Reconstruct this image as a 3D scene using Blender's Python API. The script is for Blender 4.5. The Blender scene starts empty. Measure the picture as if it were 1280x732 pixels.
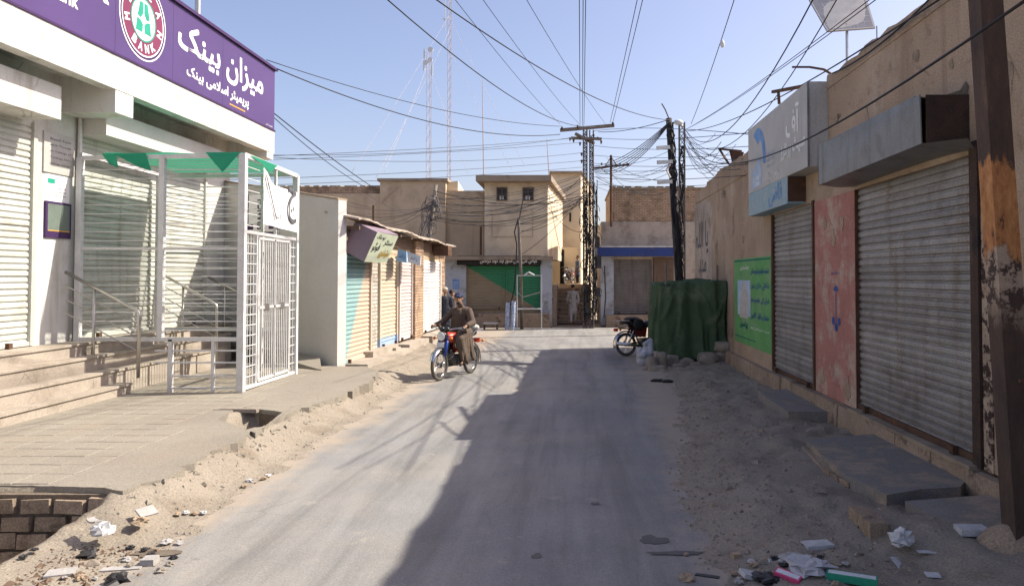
import bpy, bmesh, math, random, unicodedata
from mathutils import Vector, Matrix, noise, Euler
from mathutils.geometry import tessellate_polygon
random.seed(7)
V = Vector
sc = bpy.context.scene
COL = sc.collection
# ------------------------------------------------------------------ camera, sky, sun, exposure
F, CX, CY, HZ = 940.0, 716.0, 366.0, 345.0
PITCH = math.radians(1.5)
PPY = HZ - F * math.tan(PITCH)
CAM = V((0, 0, 2.0))
cd = bpy.data.cameras.new('camera')
cam = bpy.data.objects.new('camera', cd)
COL.objects.link(cam)
cam.location = CAM
cam.rotation_euler = Euler((math.pi / 2 + PITCH, 0, 0))
cd.sensor_width = 36
cd.lens = F / 1280 * 36
cd.shift_x = (640 - CX) / 1280
cd.shift_y = (PPY - CY) / 1280
cd.clip_start = 0.05
cd.clip_end = 2000
sc.camera = cam
SUND = V((-1, -0.22, -1.0)).normalized()
TOS = -SUND
sl = bpy.data.lights.new('sun', 'SUN')
sl.energy = 4.3
sl.angle = math.radians(0.55)
sl.color = (1.0, 0.925, 0.79)
so = bpy.data.objects.new('sun', sl)
COL.objects.link(so)
so.rotation_euler = SUND.to_track_quat('-Z', 'Y').to_euler()
so.location = (20, 8, 30)
w = bpy.data.worlds.new('World')
sc.world = w
w.use_nodes = True
wn = w.node_tree
bg = wn.nodes['Background']
sky = wn.nodes.new('ShaderNodeTexSky')
sky.sky_type = 'NISHITA'
sky.sun_disc = False
sky.sun_elevation = math.asin(TOS.z)
sky.sun_rotation = math.atan2(TOS.x, TOS.y)
sky.air_density = 1.0
sky.dust_density = 4.2
sky.ozone_density = 3.6
sky.altitude = 600
tint = wn.nodes.new('ShaderNodeMix'); tint.data_type = 'RGBA'; tint.blend_type = 'MULTIPLY'; tint.inputs[0].default_value = 1
tint.inputs[7].default_value = (1.19, 0.985, 0.93, 1)
wn.links.new(sky.outputs[0], tint.inputs[6]); wn.links.new(tint.outputs[2], bg.inputs[0])
bg.inputs[1].default_value = 0.12
sc.view_settings.view_transform = 'Standard'
sc.view_settings.look = 'None'
sc.view_settings.exposure = 0.95
sc.view_settings.gamma = 1

# ------------------------------------------------------------------ pixel -> place helpers (1280 x 732 photograph)
RM = cam.rotation_euler.to_matrix()
def ray(px, py):
    return RM @ V(((px - CX) / F, (PPY - py) / F, -1))
def atY(px, py, Y):
    r = ray(px, py); return CAM + r * ((Y - CAM.y) / r.y)
def atX(px, py, X):
    r = ray(px, py); return CAM + r * ((X - CAM.x) / r.x)
def atZ(px, py, Z=0.0):
    r = ray(px, py); return CAM + r * ((Z - CAM.z) / r.z)
def atP(px, py, p, n):
    r = ray(px, py); return CAM + r * ((V(p) - CAM).dot(V(n)) / r.dot(V(n)))

# ------------------------------------------------------------------ mesh builder
WL = {}
class MB:
    def __init__(s): s.v = []; s.f = []
    def add(s, vs, fs):
        b = len(s.v); s.v += [V(p) for p in vs]; s.f += [tuple(b + i for i in f) for f in fs]; return s
    def quad(s, a, b, c, d): return s.add([a, b, c, d], [(0, 1, 2, 3)])
    def poly(s, pts): return s.add(pts, [tuple(range(len(pts)))])
    def hexa(s, p):   # 8 points: bottom ring 4, top ring 4
        return s.add(p, [(3, 2, 1, 0), (4, 5, 6, 7), (0, 1, 5, 4), (1, 2, 6, 5), (2, 3, 7, 6), (3, 0, 4, 7)])
    def box(s, x0, x1, y0, y1, z0, z1):
        return s.hexa([(x0, y0, z0), (x1, y0, z0), (x1, y1, z0), (x0, y1, z0), (x0, y0, z1), (x1, y0, z1), (x1, y1, z1), (x0, y1, z1)])
    def bar(s, a, b, wd, th=None, up=(0, 0, 1)):   # rectangular bar from a to b
        a = V(a); b = V(b); th = th or wd; d = (b - a)
        if d.length < 1e-6: return s
        d.normalize(); u = V(up)
        if abs(d.dot(u)) > .98: u = V((1, 0, 0))
        x = d.cross(u).normalized() * wd / 2; y = x.cross(d).normalized() * th / 2
        return s.hexa([a - x - y, a + x - y, a + x + y, a - x + y, b - x - y, b + x - y, b + x + y, b - x + y])
    def tube(s, pts, r, n=6, caps=True):
        pts = [V(p) for p in pts]; rs = r if isinstance(r, (list, tuple)) else [r] * len(pts)
        b = len(s.v); prev = None
        for i, p in enumerate(pts):
            d = (pts[min(i + 1, len(pts) - 1)] - pts[max(i - 1, 0)]).normalized()
            if prev is None:
                u = V((0, 0, 1)) if abs(d.z) < .9 else V((1, 0, 0))
                x = d.cross(u).normalized()
            else:
                x = (prev - d * prev.dot(d)).normalized()
            prev = x; y = d.cross(x)
            for k in range(n):
                a = 2 * math.pi * k / n
                s.v.append(p + (x * math.cos(a) + y * math.sin(a)) * rs[i])
        for i in range(len(pts) - 1):
            for k in range(n):
                k2 = (k + 1) % n
                s.f.append((b + i * n + k, b + i * n + k2, b + (i + 1) * n + k2, b + (i + 1) * n + k))
        if caps:
            s.f.append(tuple(b + k for k in range(n))[::-1])
            e = b + (len(pts) - 1) * n
            s.f.append(tuple(e + k for k in range(n)))
        return s
    def ell(s, c, r, rot=None, nu=12, nv=8):
        c = V(c); r = (r, r, r) if isinstance(r, (int, float)) else r
        rings = []; b = len(s.v)
        def P(x, y, z):
            q = V((x * r[0], y * r[1], z * r[2]))
            if rot is not None: q = rot @ q
            return c + q
        s.v.append(P(0, 0, -1))
        for j in range(1, nv):
            t = -math.pi / 2 + math.pi * j / nv
            for i in range(nu):
                a = 2 * math.pi * i / nu
                s.v.append(P(math.cos(t) * math.cos(a), math.cos(t) * math.sin(a), math.sin(t)))
        s.v.append(P(0, 0, 1)); top = len(s.v) - 1
        for i in range(nu): s.f.append((b, b + 1 + (i + 1) % nu, b + 1 + i))
        for j in range(nv - 2):
            o = b + 1 + j * nu
            for i in range(nu):
                i2 = (i + 1) % nu
                s.f.append((o + i, o + i2, o + nu + i2, o + nu + i))
        o = b + 1 + (nv - 2) * nu
        for i in range(nu): s.f.append((o + i, o + (i + 1) % nu, top))
        return s
    def cap(s, p0, p1, r0, r1, n=10):
        p0 = V(p0); p1 = V(p1); d = (p1 - p0)
        L = d.length or 1e-4; d = d / L if L > 1e-4 else V((0, 0, 1))
        pts = []; rs = []
        for a in (-80, -50, -20): pts.append(p0 + d * r0 * math.sin(math.radians(a))); rs.append(r0 * math.cos(math.radians(a)))
        for a in (20, 50, 80): pts.append(p1 + d * r1 * math.sin(math.radians(a))); rs.append(r1 * math.cos(math.radians(a)))
        return s.tube(pts, rs, n)
    def torus(s, c, axis, R, r, n=28, m=8):
        c = V(c); q = V((0, 0, 1)).rotation_difference(V(axis)); b = len(s.v)
        for i in range(n):
            a = 2 * math.pi * i / n
            for k in range(m):
                t = 2 * math.pi * k / m
                s.v.append(c + q @ V(((R + r * math.cos(t)) * math.cos(a), (R + r * math.cos(t)) * math.sin(a), r * math.sin(t))))
        for i in range(n):
            i2 = (i + 1) % n
            for k in range(m):
                k2 = (k + 1) % m
                s.f.append((b + i * m + k, b + i2 * m + k, b + i2 * m + k2, b + i * m + k2))
        return s
    def prism(s, poly, z0, z1):
        n = len(poly)
        zz0 = z0 if isinstance(z0, (list, tuple)) else [z0] * n; zz1 = z1 if isinstance(z1, (list, tuple)) else [z1] * n
        vs = [(p[0], p[1], zz0[i]) for i, p in enumerate(poly)] + [(p[0], p[1], zz1[i]) for i, p in enumerate(poly)]
        return s.add(vs, [tuple(range(n))[::-1], tuple(range(n, 2 * n))] + [(i, (i + 1) % n, n + (i + 1) % n, n + i) for i in range(n)])
    def build(s, name, mat, parent=None, smooth=False, origin=None, jitter=0, **props):
        vs = [p.copy() for p in s.v]
        if jitter:
            for p in vs: p += V([random.uniform(-jitter, jitter) for _ in range(3)])
        if origin is None:
            lo = V([min(p[i] for p in vs) for i in range(3)]); hi = V([max(p[i] for p in vs) for i in range(3)])
            org = V(((lo.x + hi.x) / 2, (lo.y + hi.y) / 2, lo.z))
        else: org = V(origin)
        me = bpy.data.meshes.new(name)
        me.from_pydata([tuple(p - org) for p in vs], [], s.f)
        if mat is not None: me.materials.append(mat)
        bm = bmesh.new(); bm.from_mesh(me); bmesh.ops.recalc_face_normals(bm, faces=bm.faces); bm.to_mesh(me); bm.free()
        if smooth:
            me.polygons.foreach_set('use_smooth', [True] * len(me.polygons))
        o = bpy.data.objects.new(name, me); COL.objects.link(o)
        WL[o.name] = org
        if parent is not None:
            o.parent = parent; o.location = org - WL[parent.name]
        else: o.location = org
        for k, v in props.items(): o[k] = v
        return o

def thing(name, label, cat, loc=(0, 0, 0), group=None):
    o = bpy.data.objects.new(name, None); COL.objects.link(o); o.location = loc; o.empty_display_size = .2
    WL[o.name] = V(loc); o['label'] = label; o['category'] = cat
    if group: o['group'] = group
    return o
def tag(o, label, cat, group=None):
    o['label'] = label; o['category'] = cat
    if group: o['group'] = group
    return o
def link_copy(o, parent=None, loc=None):
    c = o.copy(); COL.objects.link(c)
    if parent is not None: c.parent = parent
    if loc is not None: c.location = loc
    return c
def copy_tree(o, parent=None):
    c = link_copy(o, parent)
    for ch in o.children: copy_tree(ch, c)
    return c

# ------------------------------------------------------------------ materials
def new_mat(name):
    m = bpy.data.materials.new(name); m.use_nodes = True
    nt = m.node_tree; b = nt.nodes['Principled BSDF']
    return m, nt, b
def rgba(c): return (c[0], c[1], c[2], 1)
def nz(nt, vec, scale, detail=6, rough=.6, stretch=None, dist=0.0):
    n = nt.nodes.new('ShaderNodeTexNoise'); n.inputs['Scale'].default_value = scale
    n.inputs['Detail'].default_value = detail; n.inputs['Roughness'].default_value = rough
    n.inputs['Distortion'].default_value = dist
    if stretch:
        mp = nt.nodes.new('ShaderNodeMapping'); mp.inputs['Scale'].default_value = stretch
        nt.links.new(vec, mp.inputs[0]); vec = mp.outputs[0]
    nt.links.new(vec, n.inputs['Vector'])
    return n.outputs['Fac']
def ramp(nt, fac, stops):
    r = nt.nodes.new('ShaderNodeValToRGB'); e = r.color_ramp.elements
    while len(e) < len(stops): e.new(.5)
    for i, (p, c) in enumerate(stops):
        e[i].position = p; e[i].color = rgba(c) if isinstance(c, (tuple, list)) else (c, c, c, 1)
    nt.links.new(fac, r.inputs[0]); return r.outputs[0]
def mix(nt, fac, a, b, mode='MIX'):
    n = nt.nodes.new('ShaderNodeMix'); n.data_type = 'RGBA'; n.blend_type = mode
    for k, x in ((0, fac), (6, a), (7, b)):
        if isinstance(x, (int, float)): n.inputs[k].default_value = x if k == 0 else (x, x, x, 1)
        elif isinstance(x, (tuple, list)): n.inputs[k].default_value = rgba(x)
        else: nt.links.new(x, n.inputs[k])
    return n.outputs[2]
def M(name, col, col2=None, scale=2.5, rough=.85, bump=.25, bscale=35, metal=0, stain=None, sscale=1.3, sth=(.52, .66),
      streak=None, kscale=5, kth=(.5, .7), spec=.3, fine=.12, bdist=.01, stain2=None, s2scale=6, s2th=(.6, .68), mask=None, col_mask=None, brick=None, objspace=False, crack=None, orand=0):
    m, nt, b = new_mat(name)
    if objspace:
        tc = nt.nodes.new('ShaderNodeTexCoord'); vec = tc.outputs['Object']
    else:
        g = nt.nodes.new('ShaderNodeNewGeometry'); vec = g.outputs['Position']
    col2 = col2 or tuple(c * .8 for c in col)
    c = ramp(nt, nz(nt, vec, scale), [(.35, col), (.65, col2)])
    if mask:   # painted half-plane: a*x+b*y+c*z+d > 0 takes col_mask
        sx = nt.nodes.new('ShaderNodeVectorMath'); sx.operation = 'DOT_PRODUCT'; sx.inputs[1].default_value = mask[:3]
        nt.links.new(vec, sx.inputs[0])
        mt = nt.nodes.new('ShaderNodeMath'); mt.operation = 'ADD'; mt.inputs[1].default_value = mask[3]
        nt.links.new(sx.outputs['Value'], mt.inputs[0])
        wob = nt.nodes.new('ShaderNodeMath'); wob.operation = 'MULTIPLY_ADD'; wob.inputs[1].default_value = .06; wob.inputs[2].default_value = -.03
        nt.links.new(nz(nt, vec, 8), wob.inputs[0])
        ad = nt.nodes.new('ShaderNodeMath'); ad.operation = 'ADD'; nt.links.new(mt.outputs[0], ad.inputs[0]); nt.links.new(wob.outputs[0], ad.inputs[1])
        gt = nt.nodes.new('ShaderNodeMath'); gt.operation = 'GREATER_THAN'; gt.inputs[1].default_value = 0
        nt.links.new(ad.outputs[0], gt.inputs[0])
        c = mix(nt, gt.outputs[0], c, col_mask)
    hb = None
    if brick:  # (coordinate axis pair, width, height, mortar colour)
        ax, bw, bh, mc = brick
        sp = nt.nodes.new('ShaderNodeSeparateXYZ'); nt.links.new(vec, sp.inputs[0])
        cb = nt.nodes.new('ShaderNodeCombineXYZ')
        nt.links.new(sp.outputs[ax], cb.inputs[0]); nt.links.new(sp.outputs['Z'], cb.inputs[1])
        bt = nt.nodes.new('ShaderNodeTexBrick'); nt.links.new(cb.outputs[0], bt.inputs['Vector'])
        bt.inputs['Scale'].default_value = 1; bt.inputs['Brick Width'].default_value = bw; bt.inputs['Row Height'].default_value = bh
        bt.inputs['Mortar Size'].default_value = .012; bt.inputs['Color1'].default_value = (.82, .82, .82, 1); bt.inputs['Color2'].default_value = (1.1, 1.1, 1.1, 1)
        bt.inputs['Mortar'].default_value = rgba(mc)
        c = mix(nt, 1.0, c, bt.outputs['Color'], 'MULTIPLY'); hb = bt.outputs['Fac']
    if stain: c = mix(nt, ramp(nt, nz(nt, vec, sscale, 9, .65), [(sth[0], 0.0), (sth[1], 1.0)]), c, stain)
    if streak: c = mix(nt, ramp(nt, nz(nt, vec, kscale, 6, .6, (1, 1, .12)), [(kth[0], 0.0), (kth[1], .8)]), c, streak)
    if stain2: c = mix(nt, ramp(nt, nz(nt, vec, s2scale, 8, .7), [(s2th[0], 0.0), (s2th[1], 1.0)]), c, stain2)
    if fine: c = mix(nt, 1.0, c, ramp(nt, nz(nt, vec, 60, 4, .7), [(.3, 1 - fine * 1.6), (.7, 1 + fine * .6)]), 'MULTIPLY')
    if crack:   # (scale, width, colour): thin broken cracks
        vo = nt.nodes.new('ShaderNodeTexVoronoi'); vo.feature = 'DISTANCE_TO_EDGE'; vo.inputs['Scale'].default_value = crack[0]
        wv = nt.nodes.new('ShaderNodeTexNoise'); wv.inputs['Scale'].default_value = crack[0] * 2.5; wv.inputs['Detail'].default_value = 6; nt.links.new(vec, wv.inputs['Vector'])
        av = nt.nodes.new('ShaderNodeMix'); av.data_type = 'VECTOR'; av.inputs[0].default_value = .16; nt.links.new(vec, av.inputs[4]); nt.links.new(wv.outputs['Color'], av.inputs[5])
        nt.links.new(av.outputs[1], vo.inputs['Vector'])
        ce = ramp(nt, vo.outputs['Distance'], [(0.0, 1.0), (crack[1], 0.0)])
        cm = ramp(nt, nz(nt, vec, crack[0] * .8, 3), [(.50, 0.0), (.60, .85)])
        cf = nt.nodes.new('ShaderNodeMath'); cf.operation = 'MULTIPLY'; nt.links.new(ce, cf.inputs[0]); nt.links.new(cm, cf.inputs[1])
        c = mix(nt, cf.outputs[0], c, crack[2])
    if orand:   # every piece a little lighter or darker than its neighbour
        oi = nt.nodes.new('ShaderNodeObjectInfo'); c = mix(nt, 1.0, c, ramp(nt, oi.outputs['Random'], [(0, 1 - orand), (1, 1 + orand * .5)]), 'MULTIPLY')
    nt.links.new(c, b.inputs['Base Color'])
    b.inputs['Roughness'].default_value = rough; b.inputs['Metallic'].default_value = metal
    b.inputs['Specular IOR Level'].default_value = spec
    if bump:
        bp = nt.nodes.new('ShaderNodeBump'); bp.inputs['Strength'].default_value = bump; bp.inputs['Distance'].default_value = bdist
        nt.links.new(nz(nt, vec, bscale, 8, .65), bp.inputs['Height'])
        if hb is not None:
            b2 = nt.nodes.new('ShaderNodeBump'); b2.inputs['Strength'].default_value = .8; b2.inputs['Distance'].default_value = .015; b2.invert = True
            nt.links.new(hb, b2.inputs['Height']); nt.links.new(bp.outputs[0], b2.inputs['Normal']); bp = b2
        nt.links.new(bp.outputs[0], b.inputs['Normal'])
    return m

MT = {}
MT['asphalt'] = M('asphalt', (.250, .247, .242), (.205, .203, .20), .7, .9, .5, 70, crack=(.7, .008, (.175, .172, .165)), stain=(.30, .28, .25), sscale=.5, sth=(.45, .75), stain2=(.16, .157, .153), s2scale=1.6, s2th=(.66, .72), fine=.16)
def edge_dust(m):
    nt = m.node_tree; bs = nt.nodes['Principled BSDF']; src = bs.inputs['Base Color'].links[0].from_socket
    g = nt.nodes.new('ShaderNodeNewGeometry'); sp = nt.nodes.new('ShaderNodeSeparateXYZ'); nt.links.new(g.outputs['Position'], sp.inputs[0])
    def mth(op, x, y=None, z=None):
        n = nt.nodes.new('ShaderNodeMath'); n.operation = op
        for i, q in enumerate((x, y, z)):
            if q is None: continue
            if isinstance(q, (int, float)): n.inputs[i].default_value = q
            else: nt.links.new(q, n.inputs[i])
        return n.outputs[0]
    e = mth('ABSOLUTE', mth('ADD', sp.outputs['X'], mth('MULTIPLY_ADD', sp.outputs['Y'], -.03, 1.15)))
    e = mth('ADD', e, mth('MULTIPLY', nz(nt, g.outputs['Position'], 1.7, 8, .7), 1.5))
    e = mth('MULTIPLY_ADD', mth('SUBTRACT', e, 2.5), 2.2, .0); e = mth('MINIMUM', mth('MAXIMUM', e, 0.0), .85)
    src = mix(nt, 1.0, src, ramp(nt, nz(nt, g.outputs['Position'], 1.5, 7, .65, (1.6, .13, 1), .4), [(.36, .80), (.5, 1.0), (.66, 1.16)]), 'MULTIPLY')   # wheel-worn streaks
    src = mix(nt, ramp(nt, nz(nt, g.outputs['Position'], 2.3, 9, .75), [(.60, 0.0), (.66, .6)]), src, (.33, .30, .26))                       # drifted dust
    src = mix(nt, ramp(nt, nz(nt, g.outputs['Position'], 9, 4, .6), [(.70, 0.0), (.74, .7)]), src, (.12, .115, .11))                       # oil spots
    nt.links.new(mix(nt, e, src, (.34, .285, .225)), bs.inputs['Base Color'])
edge_dust(MT['asphalt'])
MT['dirt'] = M('dirt', (.315, .275, .222), (.262, .226, .18), 1.1, .97, .7, 26, stain=(.20, .16, .12), sscale=1.6, sth=(.54, .72), stain2=(.36, .31, .245), s2scale=5, s2th=(.58, .7), fine=.25, bdist=.022)
MT['concrete'] = M('pavement_concrete', (.285, .26, .215), (.24, .215, .18), .9, .93, .6, 20, crack=(.8, .012, (.15, .12, .095)), stain=(.27, .225, .18), sscale=1.1, sth=(.52, .74), fine=.22)
MT['tile'] = M('paving_tile_cement', (.29, .265, .22), (.245, .22, .183), .9, .93, .5, 30, stain=(.29, .245, .195), sscale=1.1, sth=(.52, .74), fine=.22)
MT['stepmat'] = M('step_terrazzo', (.42, .37, .31), (.35, .305, .255), 1.4, .85, .4, 40, stain=(.27, .23, .185), sscale=2.2, sth=(.5, .7), fine=.2, crack=(1.4, .01, (.16, .13, .1)))
MT['white_wall'] = M('white_wall', (.66, .66, .63), (.58, .58, .54), 1.2, .8, .2, 30, streak=(.36, .33, .28), kscale=4, kth=(.52, .72), stain=(.46, .43, .37), sscale=1.6, sth=(.52, .72), crack=(.7, .008, (.3, .28, .24)))
MT['grey_wall'] = M('light_plaster', (.60, .58, .55), (.52, .50, .47), .9, .85, .2, 25, streak=(.42, .38, .33), kscale=3, kth=(.6, .78))
MT['shutter_white'] = M('shutter_white_paint', (.56, .57, .52), (.47, .48, .43), 2, .6, .15, 30, metal=0, streak=(.33, .29, .22), kscale=7, kth=(.56, .75), orand=.1, stain=(.40, .38, .33), sscale=1.8, sth=(.55, .75))
MT['shutter_grey'] = M('shutter_galvanised', (.36, .35, .34), (.27, .262, .255), 3, .5, .15, 60, metal=.35, stain=(.20, .17, .14), sscale=3, sth=(.58, .75), streak=(.20, .155, .115), kscale=6, kth=(.52, .70), fine=.25, orand=.22, stain2=(.13, .11, .10), s2scale=7, s2th=(.64, .7))
MT['purple'] = M('purple_sign_panel', (.080, .042, .155), (.068, .036, .135), .8, .45, 0, spec=.4, fine=.05)
MT['purple_dark'] = M('dark_purple_trim', (.06, .025, .10), rough=.5, bump=0)
MT['white_paint'] = M('white_sign_paint', (.82, .82, .82), (.78, .78, .78), rough=.5, bump=0, fine=.03)
MT['maroon'] = M('maroon_paint', (.20, .035, .09), rough=.5, bump=0, fine=.05)
MT['emblem_green'] = M('green_emblem', (.02, .33, .22), rough=.5, bump=0, fine=.05)
MT['orange_paint'] = M('orange_paint', (.75, .38, .05), rough=.5, bump=0, fine=.05)
MT['metal_white'] = M('white_painted_steel', (.66, .66, .65), (.56, .56, .55), 5, .45, 0, stain=(.35, .27, .2), sscale=9, sth=(.66, .74))
MT['steel'] = M('stainless_steel', (.55, .53, .50), (.45, .43, .40), 5, .32, 0, metal=.85, fine=.05)
MT['rust'] = M('rusty_steel', (.13, .07, .045), (.08, .045, .03), 4, .85, .6, 40, metal=.1, stain=(.25, .11, .045), sscale=5, sth=(.6, .72))
MT['pole_rust'] = M('dark_rusty_pole', (.055, .036, .028), (.085, .05, .036), 4, .8, .6, 30, stain=(.03, .022, .02), sscale=3, streak=(.15, .08, .05), kscale=9, kth=(.6, .75), fine=.3)
MT['pole_orange'] = M('orange_rust', (.55, .24, .075), (.40, .16, .055), 9, .85, .7, 60, stain=(.07, .035, .025), sscale=7, sth=(.58, .62), streak=(.62, .36, .18), kscale=22, kth=(.55, .7), fine=.3)
MT['pole_flake'] = M('flaking_plaster', (.48, .38, .29), (.35, .26, .19), 9, .9, .7, 50, stain=(.05, .032, .026), sscale=11, sth=(.48, .54))
MT['mud_wall'] = M('brown_mud_plaster', (.48, .36, .255), (.37, .275, .19), .8, .95, .5, 12, stain=(.56, .45, .35), sscale=.9, sth=(.55, .75), streak=(.30, .215, .15), kscale=3, kth=(.56, .72), stain2=(.31, .23, .165), s2scale=3.2, s2th=(.58, .66), fine=.28, bdist=.035, crack=(.8, .014, (.17, .12, .085)))
MT['pink'] = M('faded_pink_plaster', (.48, .225, .185), (.40, .18, .15), 2.5, .92, .5, 25, stain=(.50, .38, .30), sscale=2.2, sth=(.5, .62), streak=(.33, .17, .13), kscale=6, kth=(.55, .75), stain2=(.42, .33, .27), s2scale=7, s2th=(.61, .66), fine=.25, crack=(2.2, .02, (.2, .1, .08)))
MT['plinth'] = M('worn_plinth', (.42, .32, .235), (.31, .235, .17), 2.5, .95, .9, 12, stain=(.14, .105, .08), sscale=3, sth=(.55, .66), stain2=(.38, .31, .24), s2scale=5, fine=.3, bdist=.03)
MT['beige'] = M('beige_plaster', (.76, .64, .46), (.66, .55, .39), .5, .93, .4, 10, crack=(.5, .012, (.38, .28, .2)), stain=(.46, .37, .275), sscale=.7, sth=(.5, .72), streak=(.38, .30, .22), kscale=1.6, kth=(.6, .8), fine=.12)
MT['beige_dark'] = M('brown_plaster', (.62, .49, .34), (.53, .415, .28), .5, .93, .4, 10, crack=(.5, .012, (.3, .22, .15)), stain=(.38, .285, .20), sscale=.8, sth=(.48, .72), streak=(.30, .225, .16), kscale=1.6, kth=(.58, .8), fine=.12)
MT['slab'] = M('roof_slab_concrete', (.36, .29, .215), (.30, .24, .18), 2, .93, .3, 20, stain=(.2, .16, .12), sscale=2)
MT['brickx'] = M('mud_brick_wall', (.56, .40, .28), (.44, .31, .21), 3, .95, .8, 15, brick=('X', .21, .072, (.62, .58, .54)), stain=(.2, .145, .10), sscale=1.5, fine=.25, bdist=.03)
MT['bricky'] = M('painted_brick', (.58, .58, .54), (.45, .42, .36), 3, .9, .6, 25, brick=('Y', .22, .085, (.5, .47, .42)), stain=(.36, .28, .21), sscale=2.4, sth=(.5, .62), fine=.2)
MT['oldplaster'] = M('weathered_grey_plaster', (.52, .44, .36), (.40, .34, .28), 1.3, .95, .5, 14, stain=(.27, .22, .175), sscale=1.6, sth=(.5, .66), streak=(.22, .18, .15), kscale=3, kth=(.55, .75), stain2=(.42, .38, .33), s2scale=3.5, fine=.2)
MT['white_blue'] = M('whitewash_blue', (.50, .53, .58), (.42, .44, .48), 1.4, .9, .4, 18, stain=(.27, .25, .23), sscale=2.2, sth=(.52, .66), stain2=(.15, .14, .14), s2scale=6, s2th=(.68, .72), fine=.15)
MT['dark'] = M('dark_void', (.02, .018, .016), rough=.9, bump=0)
MT['brick'] = M('old_brick', (.42, .335, .25), (.32, .25, .185), 6, .95, 1.0, 20, orand=.3, stain=(.20, .155, .115), sscale=5, fine=.3, bdist=.02)
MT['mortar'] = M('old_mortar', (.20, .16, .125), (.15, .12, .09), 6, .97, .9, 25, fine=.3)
MT['stone'] = M('dusty_stone', (.33, .29, .245), (.25, .215, .18), 5, .95, .7, 18, stain=(.2, .165, .135), sscale=5, fine=.25, bdist=.02)
MT['blue_band'] = M('blue_paint', (.035, .065, .23), (.03, .05, .17), 2, .7, .2, 20, stain=(.1, .1, .13), sscale=3, sth=(.6, .7))
MT['green_paint'] = M('green_ad_paint', (.15, .40, .13), (.12, .34, .105), 1.5, .8, .4, 18, stain=(.24, .36, .19), sscale=2.2, sth=(.5, .68), fine=.2, streak=(.28, .30, .2), kscale=4, kth=(.62, .75), stain2=(.36, .31, .23), s2scale=6, s2th=(.66, .7))
MT['blue_text'] = M('blue_lettering', (.04, .10, .33), rough=.8, bump=0)
MT['teal_text'] = M('teal_paint', (.02, .16, .13), rough=.8, bump=0)
MT['ad_blue'] = M('pale_blue_print', (.33, .45, .62), (.5, .56, .64), 5, .8, 0)
MT['ad_face'] = M('pale_print', (.55, .52, .46), (.42, .40, .36), 8, .8, 0)
MT['black_paint'] = M('black_paint', (.025, .022, .022), rough=.6, bump=0)
MT['gold'] = M('gold_lettering', (.45, .30, .06), rough=.6, bump=0)
MT['mauve'] = M('mauve_board', (.26, .20, .24), (.23, .175, .21), 1.5, .7, .05, 20)
MT['palegreen'] = M('pale_green_print', (.52, .58, .45), (.45, .52, .38), 3, .6, 0)
MT['sky_blue'] = M('sky_blue_board', (.22, .42, .68), (.3, .5, .72), 6, .6, 0)
MT['white_board'] = M('white_board', (.68, .70, .72), (.58, .61, .64), 3, .6, 0, stain=(.4, .5, .6), sscale=7)
MT['shutter_dark'] = M('dark_shutter', (.22, .20, .185), (.17, .155, .145), 3, .6, .15, 60, metal=.2, streak=(.12, .10, .09), kscale=6)
MT['galv'] = M('galvanised_sheet', (.27, .27, .265), (.21, .21, .205), 2, .45, .05, 20, metal=.5, streak=(.13, .115, .10), kscale=5, kth=(.54, .72), fine=.15, stain=(.17, .15, .13), sscale=2.5, sth=(.52, .7))
MT['galv_paint'] = M('faded_sign_board', (.50, .49, .46), (.43, .42, .395), 1.5, .6, .05, 20, metal=0, streak=(.33, .30, .27), kscale=5, kth=(.6, .78))
MT['sign_light'] = M('embossed_white_lettering', (.85, .85, .82), rough=.6, bump=0, fine=.05)
MT['light_blue_panel'] = M('light_blue_panel', (.25, .38, .44), (.31, .42, .46), 5, .6, .05, stain=(.4, .42, .4), sscale=6)
MT['sign_blue'] = M('sign_blue_print', (.10, .24, .55), (.2, .36, .6), 4, .6, 0)
MT['tarp'] = M('green_tarpaulin', (.085, .128, .075), (.062, .098, .056), 2, .95, .5, 9, bdist=.03, spec=.05, stain=(.13, .165, .11), sscale=1.8, fine=.15)
MT['tarp_light'] = M('grey_green_sheet', (.16, .2, .17), (.12, .15, .13), 3, .6, .2, 30)
MT['cable'] = M('black_cable', (.022, .022, .026), rough=.6, bump=0, fine=0)
MT['cable_grey'] = M('grey_cable', (.12, .12, .13), rough=.6, bump=0, fine=0)
MT['pole_dark'] = M('bituminous_pole', (.032, .03, .032), (.05, .046, .045), 5, .8, .4, 20)
MT['pole_steel'] = M('weathered_steel_lattice', (.12, .105, .095), (.17, .14, .12), 8, .7, .2, 30)
MT['pole_wood'] = M('grey_wood_pole', (.24, .21, .18), (.17, .145, .12), 5, .9, .5, 30)
MT['tower'] = M('tower_steel', (.42, .40, .42), (.50, .42, .42), .2, .6, 0)
MT['insul'] = M('brown_insulator', (.07, .05, .045), rough=.3, bump=0)
MT['window_dark'] = M('dark_window', (.03, .028, .028), rough=.3, bump=0)
MT['wood'] = M('old_wood', (.17, .115, .08), (.12, .08, .055), 8, .85, .4, 30)
MT['solar'] = M('solar_backing', (.26, .265, .28), rough=.3, bump=0)
MT['solar_cell'] = M('solar_cell', (.09, .10, .13), (.12, .13, .16), 4, .25, 0, fine=.05)
MT['paper'] = M('white_litter', (.56, .565, .58), (.42, .42, .42), 9, .8, .2, 30)
MT['paper_brown'] = M('brown_card', (.38, .29, .2), (.3, .23, .16), 7, .9, .2, 30)
MT['paper_grey'] = M('grey_litter', (.40, .385, .37), (.32, .31, .30), 7, .9, .3, 30)
MT['litter_green'] = M('green_carton', (.03, .30, .18), rough=.6, bump=0)
MT['litter_pink'] = M('pink_carton', (.6, .08, .2), rough=.6, bump=0)
MT['litter_dark'] = M('black_plastic', (.03, .028, .03), rough=.5, bump=.2)
MT['polybag'] = M('white_polythene', (.48, .48, .50), (.38, .38, .4), 9, .5, .4, 20)
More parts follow.
